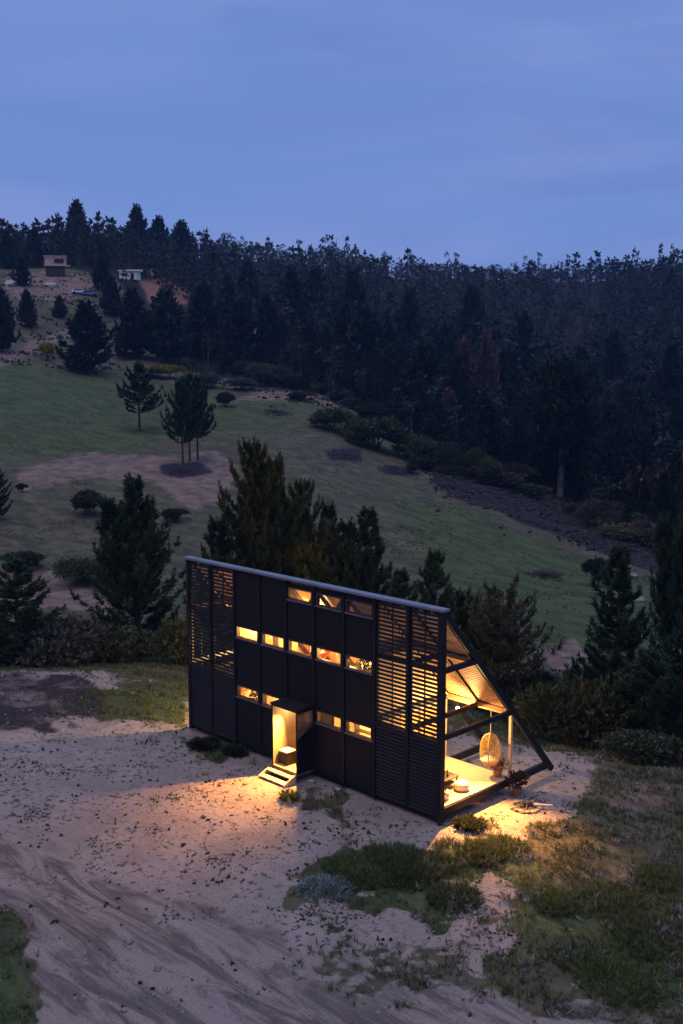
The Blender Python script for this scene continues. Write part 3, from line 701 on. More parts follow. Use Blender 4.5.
def fine_conifer(seed, power, R, up, base):
    V, Fs, t, tr = pine_arrays(seed=seed, H=10, R=R, base=base, whorls=15, limbs=6, twigs=4, tn=1, nb=7, bl=.42, bw=.15, gap=.25, power=power, up=up)
    tv = np.array(tr.v); tf = np.array([f for f in tr.f if len(f) == 4])
    return np_mesh('conifer_tree', np.concatenate([V, tv]), np.concatenate([Fs, tf+len(V)]), None, np.concatenate([t, np.full(len(tv), .3)]), KM['conifer'], np.concatenate([np.zeros(len(Fs)), np.ones(len(tf))]))
BIG['conifer'] = [fine_conifer(300+i, (.75,.9,.7,1.0)[i], (2.3,2.1,1.9,2.2)[i], (.35,.5,.45,.3)[i], (.08,.15,.25,.1)[i]) for i in range(4)]
def forest():
    rg = random.Random(99); pts = []
    AS = [(p-341.5)/F_PX for p in FEDGE_PX]
    d = 128.0
    while d < 690:
        step = 4.5+d*.0045
        a = -.52
        while a < .52:
            a += step*rg.uniform(.75,1.3)/d
            dj = d+rg.uniform(-.5,.5)*step
            px = a*F_PX+341.5
            fe = float(np.interp(a, AS, FEDGE_D))
            if dj < fe+3: continue
            crest = float(np.interp(px, [-100,0,130,220,300,450,600,720], [520,520,530,590,640,690,690,650]))
            if dj > crest: continue
            if 525 < px < 598 and dj < fe+22: continue
            # keep the hillside clearing round the cabin and the cut bank open
            if px < 112 and dj < 345: 
                if rg.random() < .84: continue
            if 112 <= px < 205 and dj < 342 and rg.random() < .97: continue
            if 225 < px < 275 and 285 < dj < 330: continue
            pts.append((a*dj, dj, px))
        d += step*.78
    pts.sort(key=lambda p: p[1])
    groups = {'conifer': ('conifer_tree', 'dark conifer among the trees of the forest on the far hillside', 'conifers of the far hillside forest'),
              'gum': ('gum_tree', 'slender pale stemmed tree with small crown tufts in the far hillside forest', 'slender trees of the far hillside forest'),
              'bare': ('bare_tree', 'thin brown nearly bare tree in the far hillside forest', 'bare brown trees of the far hillside forest')}
    cnt = {k: 0 for k in KM}; VV = []; FF = []; TT = []; MI = []; off = 0
    for r, dj, px in pts:
        crestish = dj > np.interp(px, [-100,0,130,220,300,450,600,720], [440,440,450,520,560,610,620,600])
        u = rg.random()
        mid = 220 < px < 600 and dj > 330
        k = 'gum' if u < (.72 if crestish and px > 200 else .5 if mid else .14) else ('bare' if u < (.80 if mid else .27 if px > 430 else .2) else 'conifer')
        if px > 590 and crestish and rg.random() < .45: k = 'conifer'
        h = {'conifer': rg.uniform(9,17), 'gum': rg.uniform(9,16), 'bare': rg.uniform(8,13)}[k]
        fe = float(np.interp(r/dj, AS, FEDGE_D)); ed = min(1, (dj-fe)/26)
        nz = float(fbm(np.array(W(r, dj)[0]), np.array(W(r, dj)[1]), 60))
        h *= (.42+.58*max(0, ed))*(1+.35*max(-1, min(1, nz)))
        if ed < .6 and u > .3 and rg.random() < .45: k = rg.choice(('gum', 'conifer'))
        if crestish: h *= .74; w *= 1.0
        if px < 320: h *= .9
        w = h*rg.uniform(.85,1.3) if k == 'conifer' else h*rg.uniform(.85,1.25)
        if crestish and rg.random() < .12: h *= 1.55; w *= .95
        x, y = W(r, dj); z = float(hz(r, dj))-.3; rz = rg.random()*6.28
        if -.40 < r/dj < .40 and cnt[k] < (290 if k == 'conifer' else 150):
            cnt[k] += 1; nm, lb, gr = groups[k]
            o = bpy.data.objects.new(nm, BIG[k][rg.randrange(4)]); o.location = (x, y, z); o.rotation_euler = (0,0,rz); o.scale = (w/10, w/10, h/10)
            tag(link(o), lb, {'conifer':'conifer','gum':'tree','bare':'bare tree'}[k], gr)
        else:
            V, Fs, t, mi = SMALL[k][rg.randrange(4)]
            c, s = math.cos(rz)*w/10, math.sin(rz)*w/10
            VV.append(np.stack([V[:,0]*c-V[:,1]*s+x, V[:,0]*s+V[:,1]*c+y, V[:,2]*h/10+z], 1)); FF.append(Fs+off); off += len(V)
            TT.append(np.clip(.22+.45*t+rg.uniform(-.2,.2), 0, 1)); MI.append(mi+{'conifer':0,'gum':2,'bare':4}[k])
    me = np_mesh('forest', np.concatenate(VV), np.concatenate(FF), None, np.concatenate(TT), KM['conifer']+KM['gum']+KM['bare'], np.concatenate(MI))
    tag(link(bpy.data.objects.new('forest', me)), 'mixed dark forest covering the far hillside up to the ridge', 'forest', kind='stuff')
    print('forest', len(pts), cnt, off)
forest()
# ------------------------------------------------------------------ scattered ground cover
def scatter(name, n, box_r, box_d, keep, mat, ln, wd, nb, spread, label, cat, seed, up=1.0, logd=False):
    rng = np.random.default_rng(seed)
    d = np.exp(rng.uniform(math.log(box_d[0]), math.log(box_d[1]), n)) if logd else np.sqrt(rng.uniform(box_d[0]**2, box_d[1]**2, n))
    a = rng.uniform(box_r[0], box_r[1], n); r = a*d
    k = keep(r, d, rng); r, d = r[k], d[k]; x, y = W(r, d); z = hz(r, d)
    inside = (x > -13.6) & (x < .2) & (y > -.15) & (y < 6.5); inside |= (x > -7.7)&(x < -5.8)&(y > -1.6)&(y < 0)
    r, d, x, y, z = [q[~inside] for q in (r, d, x, y, z)]
    C = np.stack([x, y, z], 1); D = np.tile([0,0,up], (len(C), 1))
    sc = rng.uniform(.6,1.3,len(C)); V, Fs, t = blades(C, D, nb, ln, wd, spread, rng)
    base = np.repeat(C, nb*4, 0); V = base+(V-base)*np.repeat(sc, nb*4)[:,None]
    me = np_mesh(name, V, Fs, mat, t)
    tag(link(bpy.data.objects.new(name, me)), label, cat, kind='stuff'); print(name, len(C))
def zf(key):
    return lambda r, d: zone_fields(r, d)[key]
def keep_yard_grass(r, d, rng):
    z = zone_fields(r, d); x, y = W(r, d)
    g = (1-z['sand'])*(d < 56)*np.clip(.55+1.1*fbm(x, y, 2.6), .05, 1)
    return (rng.random(len(r)) < g) & (r/d > -.36)
scatter('grass', 60000, (-.36,.40), (18,56), keep_yard_grass, M['grass'], .17, .022, 6, .55, 'tufts of dark green grass over the weedy parts of the yard', 'grass', 1)
def keep_dry(r, d, rng):
    z = zone_fields(r, d); x, y = W(r, d)
    return rng.random(len(r)) < (1-z['sand']*.93)*np.clip(.2+1.3*fbm(x+9, y, 3.0), 0, 1)*(1-.8*z['track'])
scatter('dry_grass', 30000, (-.36,.40), (18,56), keep_dry, M['grass_dry'], .15, .018, 5, .7, 'dry straw coloured grass stalks mixed into the yard weeds', 'grass', 2)
def keep_weeds(r, d, rng):
    z = zone_fields(r, d); x, y = W(r, d)
    cl = np.clip(-.30+1.0*fbm(x, y, 3.4)+.7*waves(x, y, 1.1, 3), 0, 1)
    return rng.random(len(r)) < z['sand']*(1-.9*z['track'])*cl
scatter('weeds', 110000, (-.36,.36), (19,56), keep_weeds, M['leaf_dark'], .05, .032, 6, 1.4, 'small dark weeds dotted over the pale sandy yard', 'weeds', 3, .5)
def keep_mats(r, d, rng):
    z = zone_fields(r, d); x, y = W(r, d)
    cl = np.clip(-.1+1.0*fbm(x+5, y+2, 4.4), 0, 1)*np.clip(.5+1.2*waves(x, y, 1.3, 7), 0, 1)
    return rng.random(len(r)) < z['sand']*(1-.8*z['track'])*cl
scatter('ground_weeds', 16000, (-.36,.36), (19,56), keep_mats, M['weedmat'], .075, .05, 14, 1.3, 'flat dark mats of weeds and litter blotching the sandy yard', 'weeds', 8, .3)
def keep_flower(r, d, rng):
    z = zone_fields(r, d); x, y = W(r, d)
    return (rng.random(len(r)) < (1-z['sand'])*np.clip(-.35+1.7*fbm(x+31, y+7, 2.2), 0, 1)) & (r/d > .05)
scatter('wild_flowers', 15000, (.05,.36), (20,44), keep_flower, M['flower'], .20, .03, 6, .6, 'pale flowering weeds over the rough ground right of the yard', 'flowers', 4)
def keep_meadow(r, d, rng):
    z = zone_fields(r, d); x, y = W(r, d)
    return rng.random(len(r)) < (1-z['red'])*(1-z['forest'])*(1-z['slash'])*np.clip(.15+1.0*fbm(x, y, 16), .0, 1)
scatter('meadow_grass', 45000, (-.36,.36), (84,245), keep_meadow, M['grass'], .15, .08, 4, 1.0, 'rough grass tussocks on the meadow slope', 'grass', 5, logd=True)
def keep_scrub(r, d, rng):
    z = zone_fields(r, d); x, y = W(r, d); fe = np.interp(r/d, [(p-341.5)/F_PX for p in FEDGE_PX], FEDGE_D)
    edge = np.exp(-((d-fe)/14)**2); hill = ((r/d) < -.20)*(d > 232)*(d < 330)*.7
    return rng.random(len(r)) < np.maximum(edge, hill)*np.clip(.2+1.2*fbm(x, y, 12), 0, 1)
scatter('scrub', 60000, (-.36,.40), (125,335), keep_scrub, M['leaf_grey'], .45, .20, 16, 1.0, 'grey green scrub along the forest foot and round the hillside clearing', 'scrub', 6, logd=True)
def keep_gully(r, d, rng):
    g = np.interp(r/d, AK, GEDGE); x, y = W(r, d)
    return (d > g+1.0) & (d < 80) & (rng.random(len(r)) < np.clip(.5+fbm(x, y, 5), 0, 1))
scatter('undergrowth', 15000, (-.42,.42), (41,82), keep_gully, M['leaf_dark'], .5, .14, 6, .8, 'dark undergrowth filling the gully behind the house', 'undergrowth', 7)

def sticks(name, pix, n, lmin, lmax, rad, mat, label, cat, seed):
    rg = random.Random(seed); m = MB(); q = [at(*p)[:2] for p in pix]
    rs = [p[0]/p[1] for p in q]; ds = [p[1] for p in q]; rng = np.random.default_rng(seed)
    A = rng.uniform(min(rs), max(rs), n*14); Dd = rng.uniform(min(ds), max(ds), n*14); k = soft_poly(pix, A, np.log(Dd), .004) > .5
    A, Dd = A[k][:n], Dd[k][:n]; Zs = hz(A*Dd, Dd)
    for a, d, z in zip(A, Dd, Zs):
        x, y = W(a*d, d); th = rg.gauss(TRACK_ANG+.5, 1.3); l = rg.uniform(lmin, lmax)/2; e = rg.uniform(-.25,.35)
        m.tube([(x-math.cos(th)*l, y-math.sin(th)*l, z+.05), (x, y, z+.15+e*l*.3), (x+math.cos(th)*l, y+math.sin(th)*l, z+.12+abs(e)*l)], [rad*rg.uniform(.7,1.5), rad, rad*.4], 4)
    o = m.build(name, mat); tag(o, label, cat, kind='stuff')
sticks('brushwood', ZONES['slash'][0], 2200, .8, 3.4, .06, M['log'], 'grey brown felled branches strewn along the foot of the right forest', 'brushwood', 1)
for i, (px, py, w, h, lb) in enumerate([(182,472,26,7,'charred dark heap of branches under the clump of three pines'),
      (345,457,30,9,'heap of cut branches on the meadow left of the small dark shrub'), (395,472,28,7,'low heap of cut branches at the middle of the meadow'),
      (276,414,20,8,'scrap of cut branches on the meadow right of the pine clump'), (545,576,24,6,'scrap of cut branches low on the right meadow')]):
    r, d, z = at(px, py); s = d/F_PX; rg = random.Random(i+5); m = MB(); x0, y0 = W(r, d)
    for k in range(70):
        rr = r+rg.gauss(0, .27)*w*s; dd_ = d+rg.gauss(0, .3)*w*s; x, y = W(rr, dd_); zz = float(hz(rr, dd_)); th = rg.random()*6.28; l = rg.uniform(.5,1.8)
        lift = max(0, .9-math.hypot(rr-r, dd_-d)/(w*s*.5))*h*s*rg.random()
        m.tube([(x-x0, y-y0, zz-z+lift), (x-x0+math.cos(th)*l, y-y0+math.sin(th)*l, zz-z+lift+rg.uniform(.05,.5))], [.07,.03], 4)
    o = m.build('branch_heap', M['log']); o.location = (x0, y0, z); tag(o, lb, 'branch heap')
def pebbles():
    rng = np.random.default_rng(5); n = 9000
    d = np.sqrt(rng.uniform(18**2, 54**2, n)); a = rng.uniform(-.36,.36,n); r = a*d; z_ = zone_fields(r, d); x, y = W(r, d)
    k = (rng.random(n) < (z_['sand']*.5+.05)*np.clip(.4+fbm(x+3, y, 4), .05, 1)) & ~((x > -13.8)&(x < .3)&(y > -.3)&(y < 6.6)) & ~((x > -7.7)&(x < -5.8)&(y > -1.7)&(y < 0))
    r, d, x, y = r[k], d[k], x[k], y[k]; z = hz(r, d); n = len(x); s = rng.gamma(2.0, .018, n)+.015
    ov = np.array([(1,0,0),(0,1,0),(-1,0,0),(0,-1,0),(0,0,.7),(0,0,-.7)]); of = np.array([(0,1,4),(1,2,4),(2,3,4),(3,0,4),(1,0,5),(2,1,5),(3,2,5),(0,3,5)])
    V = np.stack([x,y,z], 1)[:,None,:]+ov[None]*s[:,None,None]*rng.uniform(.6,1.3,(n,6,1)); Fs = (of[None]+np.arange(n)[:,None,None]*6).reshape(-1,3)
    me = np_mesh('gravel', V.reshape(-1,3), Fs, M['stone'])
    tag(link(bpy.data.objects.new('gravel', me)), 'loose grey stones scattered over the sandy yard', 'gravel', kind='stuff')
pebbles()

# ------------------------------------------------------------------ the house
L, BAY, HH, DD = 13.5, 1.5, 6.99, 6.42
bx = lambda i: -L+i*BAY
roofy = lambda z: (1-z/HH)*DD
house = empty('timber_house', (0,0,0), 0, 'black clad triangular timber house with lit windows and slatted ends on the sandy yard', 'house')
FZ = .3
WH = .40
rows = {1: (2.28, (2,3,5,6)), 2: (4.66, (2,3,4,5,6)), 3: (6.64, (4,5,6))}
# each bay's wall: sheets around the window openings
for i in range(2, 7):
    m = MB(); a, b = bx(i)+.04, bx(i+1)-.04
    wins = sorted((zt-WH, zt) for k, (zt, bs) in rows.items() if i in bs)
    lo = 2.46 if i == 4 else -.02
    z = lo
    for z0, z1 in wins+[(6.86, 6.86)]:
        if z0-.04 > z: m.box(a, b, 0, .10, z, z0-.04)
        if z1 < 6.85:
            m.box(a, a+.07, 0, .10, z0-.04, z1+.04); m.box(b-.07, b, 0, .10, z0-.04, z1+.04)
        z = z1+.04
    m.build('wall_panel', M['clad'], house)
for k, (zt, bs) in rows.items():
    for i in bs:
        a, b = bx(i)+.11, bx(i+1)-.11; z0, z1 = zt-WH-.04, zt+.04
        f = MB(); 
        f.box(a, a+.05, -.03, .12, z0, z1).box(b-.05, b, -.03, .12, z0, z1).box(a+.05, b-.05, -.03, .12, z1-.045, z1).box(a+.05, b-.05, -.03, .12, z0, z0+.045)
        w = f.build('window', M['frame'], house)
        MB().box(a+.05, b-.05, .05, .056, z0+.045, z1-.045).build('pane', M['glass'], w)
        MB().box(a-.03, b+.03, -.075, -.032, z0-.03, z0+.012).build('sill', M['sill'], w)
for i in range(0, 10):                              # posts / mullions of the facade
    x = bx(i); wd = .16 if i in (0, 9) else (.13 if i in (1,8) else .10)
    if i == 9: xa, xb = -.20, 0.0
    elif i == 0: xa, xb = x, x+.16
    else: xa, xb = x-wd/2, x+wd/2
    MB().box(xa, xb, -.06 if i not in (3,4,5,6) or True else 0, .16, -.22 if i in (0,9,2,7) else -.06, 6.9).build('post', M['beam'], house, bevel=.006)
for i in (0,1,7,8):                                 # slatted screens
    a, b = bx(i)+(.16 if i == 0 else .065), bx(i+1)-(.20 if i == 8 else .065)
    for lo, hi, nm in ((4.98, 6.82, 'slat_screen'), (2.56, 4.84, 'slat_screen')):
        m = MB(); z = lo+.02; j = 0
        while z < hi-.05:
            m.box(a, b, .0, .035, z, z+.078); z += .142; j += 1
        m.box(a, a+.04, .036, .075, lo, hi).box(b-.04, b, .036, .075, lo, hi).box((a+b)/2-.02, (a+b)/2+.02, .036, .075, lo, hi)
        m.build(nm, M['slat'], house)
    m = MB(); z = -.04
    while z < 2.40:
        m.poly([(a, .045, z), (a, -.03, z+.01), (a, -.02, z+.055), (a, .045, z+.115)], (b-a, 0, 0)); z += .127
    m.box(a, b, .046, .09, -.1, 2.42)
    m.build('louvre_wall', M['slat'], house)
    MB().box(a, b, -.01, .12, 2.435, 2.545).build('rail', M['beam'], house)
    MB().box(a, b, -.01, .12, 4.855, 4.965).build('rail', M['beam'], house)
# top flashing and fascia
MB().box(-L-.08, .08, -.13, .22, 6.93, 7.02).build('roof_flashing', M['cap'], house, bevel=.01)
MB().box(-L, 0, -.05, .10, 6.868, 6.926).build('fascia', M['beam'], house)
MB().box(-L+.17, -.21, .10, .22, -.22, -.03).build('base_beam', M['beam'], house)
# roof over the rooms
ns = Vector((0, HH, DD)).normalized()               # outward normal of the back slope (y, z)
def slope_prism(x0, x1, za, zb, t_out, t_in, name, mat, parent=house):
    pa, pb = Vector((0, roofy(za), za)), Vector((0, roofy(zb), zb))
    q = [pa+ns*t_in, pb+ns*t_in, pb+ns*t_out, pa+ns*t_out]
    q = [Vector((x0, p.y, p.z)) for p in q]
    return MB().poly([tuple(p) for p in q], (x1-x0, 0, 0)).build(name, mat, parent)
slope_prism(-10.5, -3.0, 2.62, 6.86, .12, .03, 'roof', M['roof'])
slope_prism(-10.42, -3.08, 2.70, 6.80, .028, .0, 'ceiling_lining', M['roofin'])
# floors
MB().box(-10.40, -3.10, .17, 3.80, .12, FZ).build('floor', M['pine'], house)
MB().box(-10.40, -3.10, .17, roofy(2.62)-.05, 2.50, 2.62).build('floor', M['pine'], house)
MB().box(-10.40, -3.10, .17, roofy(4.98)-.05, 4.86, 4.98).build('floor', M['pine'], house)
MB().box(-10.40, -3.10, 3.82, 3.92, .0, 2.60).build('back_wall', M['clad'], house)
MB().box(-10.39, -3.11, 3.80, 3.817, FZ+.005, 2.49).build('wall_lining', M['roofin'], house)
# gable walls of the rooms (with a glazed door in the terrace side wall)
def tri_wall(x0, x1, holes=None):
    m = MB()
    ys = [.17, 1.5, 3.6]
    def zmax(y): return HH*(1-y/DD)-.05
    m.poly([(x0, .17, .12), (x0, 1.3, .12), (x0, 1.3, zmax(1.3)), (x0, .17, zmax(.17))], (x1-x0, 0, 0))
    m.poly([(x0, 1.302, 2.44), (x0, 3.6, 2.44), (x0, 3.6, zmax(3.6)), (x0, 1.302, zmax(1.302))], (x1-x0, 0, 0))
    m.poly([(x0, 3.602, .12), (x0, 3.93, .12), (x0, 3.93, zmax(3.93)), (x0, 3.602, zmax(3.602))], (x1-x0, 0, 0))
    return m
tri_wall(-3.10, -3.0).build('gable_wall', M['ply'], house); tri_wall(-10.5, -10.4).build('gable_wall', M['clad'], house)
tri_wall(-10.397, -10.385).build('wall_lining', M['roofin'], house)
for x in (-3.06, -10.46):
    f = MB()
    for y in (1.31, 2.40, 3.53): f.box(x-.03, x+.03, y, y+.06, FZ+.01, 2.43)
    f.box(x-.029, x+.029, 1.371, 3.529, 2.36, 2.43).box(x-.029, x+.029, 1.371, 3.529, FZ+.01, FZ+.08).box(x-.029, x+.029, 1.371, 3.529, 1.2, 1.24)
    g = f.build('glazed_door', M['frame'], house); MB().box(x-.004, x+.004, 1.371, 3.529, FZ+.08, 2.36).build('pane', M['glass'], g)
# inner partitions and things seen through the windows
MB().box(-8.95, -8.88, .2, 3.6, FZ, 2.49).build('partition_wall', M['pine'], house)
MB().box(-5.35, -5.28, 1.4, 3.6, FZ, 2.49).build('partition_wall', M['pine'], house)
MB().box(-9.0, -8.93, .2, 1.9, 2.63, 4.85).build('partition_wall', M['pine'], house)
MB().box(-4.7, -4.63, 1.0, 1.9, 2.63, 4.85).build('partition_wall', M['pine'], house)
st = MB(); st.beam((-8.3,.7,2.7),(-5.9,.7,4.95),.06,.24); st.beam((-8.3,1.5,2.7),(-5.9,1.5,4.95),.06,.24)
for k in range(10): f = (k+.5)/10; st.box(-8.3+2.4*f-.12, -8.3+2.4*f+.12, .73, 1.47, 2.75+2.25*f, 2.79+2.25*f)
st.build('stair', M['red'], house)
for x in (-10.2,-9,-7.5,-6,-4.5,-3.3):               # raking rafters inside the loft
    MB().beam((x, .25, 6.55), (x, roofy(2.75)-.16, 2.75), .06, .16).build('rafter', M['wood'], house)
MB().beam((-7.6,.45,5.0),(-6.3,.45,6.55),.07,.16).beam((-4.9,.45,6.6),(-6.1,.45,5.0),.07,.16).build('loft_brace', M['wood'], house)
# shelving and kitchen counter near windows
sh = MB()
for z in (1.2,1.55,1.9): sh.box(-4.9,-3.3,.95,1.2,z,z+.03)
for x in (-4.9,-4.1,-3.33): sh.box(x,x+.03,.95,1.2,FZ,2.2)
sh.build('shelf', M['wood'], house)
def house_plant(x, y, z, h, seed, lb):
    e = empty('house_plant', (x, y, z), 0, lb, 'house plant')
    MB().lathe([(.12,0),(.17,.28),(.18,.32),(.14,.32)], (0,0,0), 12).build('pot', M['terracotta'], e)
    MB().tube([(0,0,.3),(.03,.02,h*.6),(0,0,h*.9)], [.02,.015,.01], 6).build('stem', M['bark'], e)
    pot_leaves(e, M['leaf_dark'], 75, .42, h*.52, h*.5, .2, .07, seed)
PLANTS = [(-9.75,.62,FZ,2.15,3,'leafy dark house plant behind the leftmost ground floor window'), (-4.0,.55,2.62,2.1,4,'leafy house plant behind the rightmost window of the middle row')]
for i, (x, w_, z) in enumerate(((-8.62,.34,2.62),(-3.32,.22,2.62))):
    m = MB()
    for k in range(9): m.box(x+k*w_/9, x+(k+.8)*w_/9, .30+.03*(k % 2), .33+.03*(k % 2), z+.02, z+2.15)
    m.build('curtain', M['cushion'], house)
for x in (-9.75,-8.25,-6.75,-5.25,-3.75):             # bare studs of the inside framing
    MB().box(x-.03, x+.03, 1.90, 1.96, 2.63, 4.84).build('stud', M['roofslat'], house)
# terrace decks
def deck(x0, x1):
    m = MB(); y = .19
    while y < 3.86: m.box(x0, x1, y, y+.118, FZ-.05, FZ); y += .124
    m.build('deck', M['deck'], house)
deck(-2.99, -.07); deck(-13.42, -10.51)
# exposed frames
def frame(x, full=True, w=.16, h=.22, mids=True):
    s = 1 if x > -6 else -1
    m = MB(); zb = -.12 if full else 2.66
    lo = Vector((x, roofy(zb)+.0, zb)); hi = Vector((x, roofy(6.86), 6.86))
    m.beam(lo, hi, w, h, up=(0,0,1)); m.build('rafter', M['beam'], house, bevel=.006)
    for z in (2.66, 4.92):
        MB().beam((x, .17, z), (x, roofy(z)-.08, z), w-.02, .17).build('tie_beam', M['beam'], house, bevel=.006)
    if full: MB().beam((x, .17, .12), (x, roofy(.12)-.12, .12), w-.02, .26).build('base_beam', M['beam'], house, bevel=.006)
for x in (-5.0, -7.0, -9.0):
    MB().beam((x, roofy(-.12), -.12), (x, roofy(2.58), 2.58), .12, .2).build('raking_strut', M['beam'], house)
frame(-.10); frame(-1.5, False, .12, .2); frame(-3.0+.10, True, .12, .2)
frame(-L+.10); frame(-L+1.5, False, .12, .2); frame(-10.6, True, .12, .2)
MB().box(-.16, -.06, 3.88, 3.98, -.22, 2.57).build('post', M['pine'], house, bevel=.006)
MB().box(-L+.04, -L+.19, 3.86, 4.00, -.22, 2.57).build('post', M['pine'], house, bevel=.006)
# slatted pergola roof over the terraces: four fields each
for x0, x1 in ((-1.44,-.18), (-2.84,-1.56), (-L+.18,-L+1.44), (-L+1.56,-10.67)):
    for z0, z1 in ((2.80, 4.80), (5.08, 6.74)):
        m = MB(); s0 = Vector((0, roofy(z0), z0)); s1 = Vector((0, roofy(z1), z1)); n = int((s1-s0).length/.135); u = (s1-s0).normalized()
        for j in range(n):
            p = s0+u*(.135*j+.03); q = p+u*.085
            a = [p-ns*.02, q-ns*.02, q+ns*.015, p+ns*.015]
            m.poly([(x0, v.y, v.z) for v in a], (x1-x0, 0, 0))
        m.build('roof_slats', M['roofslat'], house)
        for xx in (x0+.03, x1-.03):
            pass
    for z in (2.70, 4.94):                            # purlins
        p = Vector((0, roofy(z), z)); a = [p-ns*.16+Vector((0,-.0,0)), p-ns*.0, p-ns*.0+Vector((0,-.10,.10)), p-ns*.16+Vector((0,-.10,.10))]
        m = MB().poly([(x0, v.y-.05, v.z-.02) for v in a], (x1-x0, 0, 0)).build('purlin', M['roofslat'], house)
    for xx in (x0-.022, x1-.0):                       # pale side battens of each field
        MB().beam((xx+.011, roofy(2.75)-.06, 2.75-.06), (xx+.011, roofy(6.75)-.06, 6.75-.06), .02, .09).build('batten', M['pine'], house)

# entrance porch: projecting hood box around the door opening
por = MB()
PX0, PX1, PY, PT = -7.42, -6.04, -.86, 2.42
por.box(PX0, PX0+.06, PY, 1.05, .02, PT-.06); por.box(PX1-.06, PX1, PY, 1.05, .02, PT-.06)
por.box(PX0, PX1, PY-.02, 1.05, PT-.06, PT)
porch = por.build('entrance_porch', M['clad'], house)
li = MB(); li.box(PX0+.061, PX0+.075, PY+.02, 1.04, .12, PT-.07).box(PX1-.075, PX1-.061, PY+.02, 1.04, .12, PT-.07).box(PX0+.076, PX1-.076, 1.00, 1.04, .12, PT-.07).box(PX0+.076, PX1-.076, PY+.02, .99, PT-.085, PT-.07)
li.build('plywood_lining', M['ply'], porch)
MB().box(PX0+.061, PX1-.061, PY, 1.05, -.05, .10).build('porch_floor', M['deck'], porch)
MB().box(PX0+.0, PX1, PY-.022, PY-.003, -.16, .085).build('fascia', M['black'], porch)
MB().poly([(PX1+.003, PY+.02, PT-.12), (PX1+.003, -.08, PT-.12), (PX1+.003, -.08, 1.72), (PX1+.003, PY+.02, 1.35)], (.012, 0, 0)).build('brown_side_sheet', M['brown_sheet'], porch)
MB().box(PX0-.03, PX1+.03, PY-.05, -.065, PT+.003, PT+.05).build('hood', M['beam'], porch, bevel=.008)
lm = MB().lathe([(.03,0),(.09,.0),(.10,.03),(.05,.05)], (-6.93, -.10, PT-.15)).build('ceiling_lamp', M['bulb'], porch)

# steps
stp = empty('entrance_steps', (-6.73, -1.15, G0), 0, 'two low wooden steps in front of the lit entrance opening', 'steps')
MB().box(-.70, .62, .02, .26, .22, .265).build('tread', M['tread'], stp); MB().box(-.70, .62, -.30, -.04, .06, .105).build('tread', M['tread'], stp)
for x in (-.74, .62): MB().poly([(x,-.34,-.02),(x,.27,-.02),(x,.27,.31),(x,.16,.31),(x,-.34,.10)], (.045,0,0)).build('stringer', M['tread'], stp)
MB().box(-.69, .61, .262, .275, -.02, .22).build('riser', M['black'], stp)

# basket seat inside the porch
bk = empty('basket_stool', (-7.07, -.40, .105), .0, 'black woven basket stool with a cream cushion inside the lit entrance', 'stool')
m = MB(); m.box(-.23,.23,-.23,.23,0,.04)
for k in range(7):
    z = .05+k*.055
    m.box(-.24,.24,-.24,-.225,z,z+.04).box(-.24,.24,.225,.24,z,z+.04).box(-.24,-.225,-.224,.224,z,z+.04).box(.225,.24,-.224,.224,z,z+.04)
for a_, b_ in ((-.22,-.22),(.22,-.22),(-.22,.22),(.22,.22),(0,-.23),(0,.22),(-.22,0),(.22,0)): m.box(a_-.012,a_+.012,b_-.012,b_+.012,0,.44)
m.build('basket', M['basket'], bk); MB().box(-.24,.24,-.24,.24,.445,.52).build('cushion', M['cushion'], bk, bevel=.03)

# terrace furniture ---------------------------------------------------
tb = empty('low_table', (-1.25, 1.35, FZ), 0, 'dark low table carrying bottles on the lit terrace', 'table')
MB().box(-.42,.42,-.62,.62,.34,.39).build('table_top', M['wood'], tb, bevel=.008)
MB().box(-.34,.34,-.54,.54,.13,.155).build('lower_shelf', M['wood'], tb)
for a_ in (-.38,.34):
    for b_ in (-.58,.54): MB().box(a_,a_+.045,b_,b_+.045,0,.34).build('leg', M['wood'], tb)
for k, (x, y, lb) in enumerate(((-1.42,1.05,'small dark bottle on the table end nearest the slatted facade'),(-1.12,1.35,'small dark bottle at the middle of the low terrace table'),(-1.05,1.60,'small dark bottle on the low table beside the middle bottle, towards the meadow'))):
    o = MB().lathe([(.035,0),(.04,.01),(.04,.15),(.015,.20),(.015,.26)], (0,0,0), 10).build('bottle', M['bottle'], smooth=False); o.location = (x, y, FZ+.392); tag(o, lb, 'bottle', 'bottles on the terrace table')
for k, (x, y, lb) in enumerate(((-.55,.70,'cream pouf on the terrace deck near the corner post'),(-.55,1.75,'cream pouf on the open side of the low terrace table'))):
    o = MB().lathe([(.16,0),(.24,.03),(.27,.14),(.25,.26),(.15,.31),(.02,.32)], (0,0,0), 16).build('pouf', M['cushion'], smooth=True); o.location = (x, y, FZ+.002); tag(o, lb, 'pouf', 'poufs by the terrace table')
pl = empty('potted_plant', (-.36, .42, FZ), 0, 'small clay pot with a leafy plant at the foot of the corner post', 'potted plant')
MB().lathe([(.09,0),(.13,.2),(.145,.22),(.12,.22),(.11,.18)], (0,0,0), 12).build('pot', M['terracotta'], pl)
def pot_leaves(parent, mat, n, rad, z0, h, ln, wd, seed, name='leaves'):
    rng = np.random.default_rng(seed); C = rng.normal(0, 1, (n,3)); C /= np.linalg.norm(C, axis=1)[:,None]; D = C.copy(); D[:,2] = np.abs(D[:,2])+.2
    C = C*rng.uniform(.3,1,(n,1))*np.array([rad,rad,h/2])+np.array([0,0,z0+h/2]); V, Fs, t = blades(C, D, 4, ln, wd, .7, rng)
    link(bpy.data.objects.new(name, np_mesh(name, V, Fs, mat, t)), parent)
pot_leaves(pl, M['leaf'], 40, .16, .2, .3, .1, .05, 1)
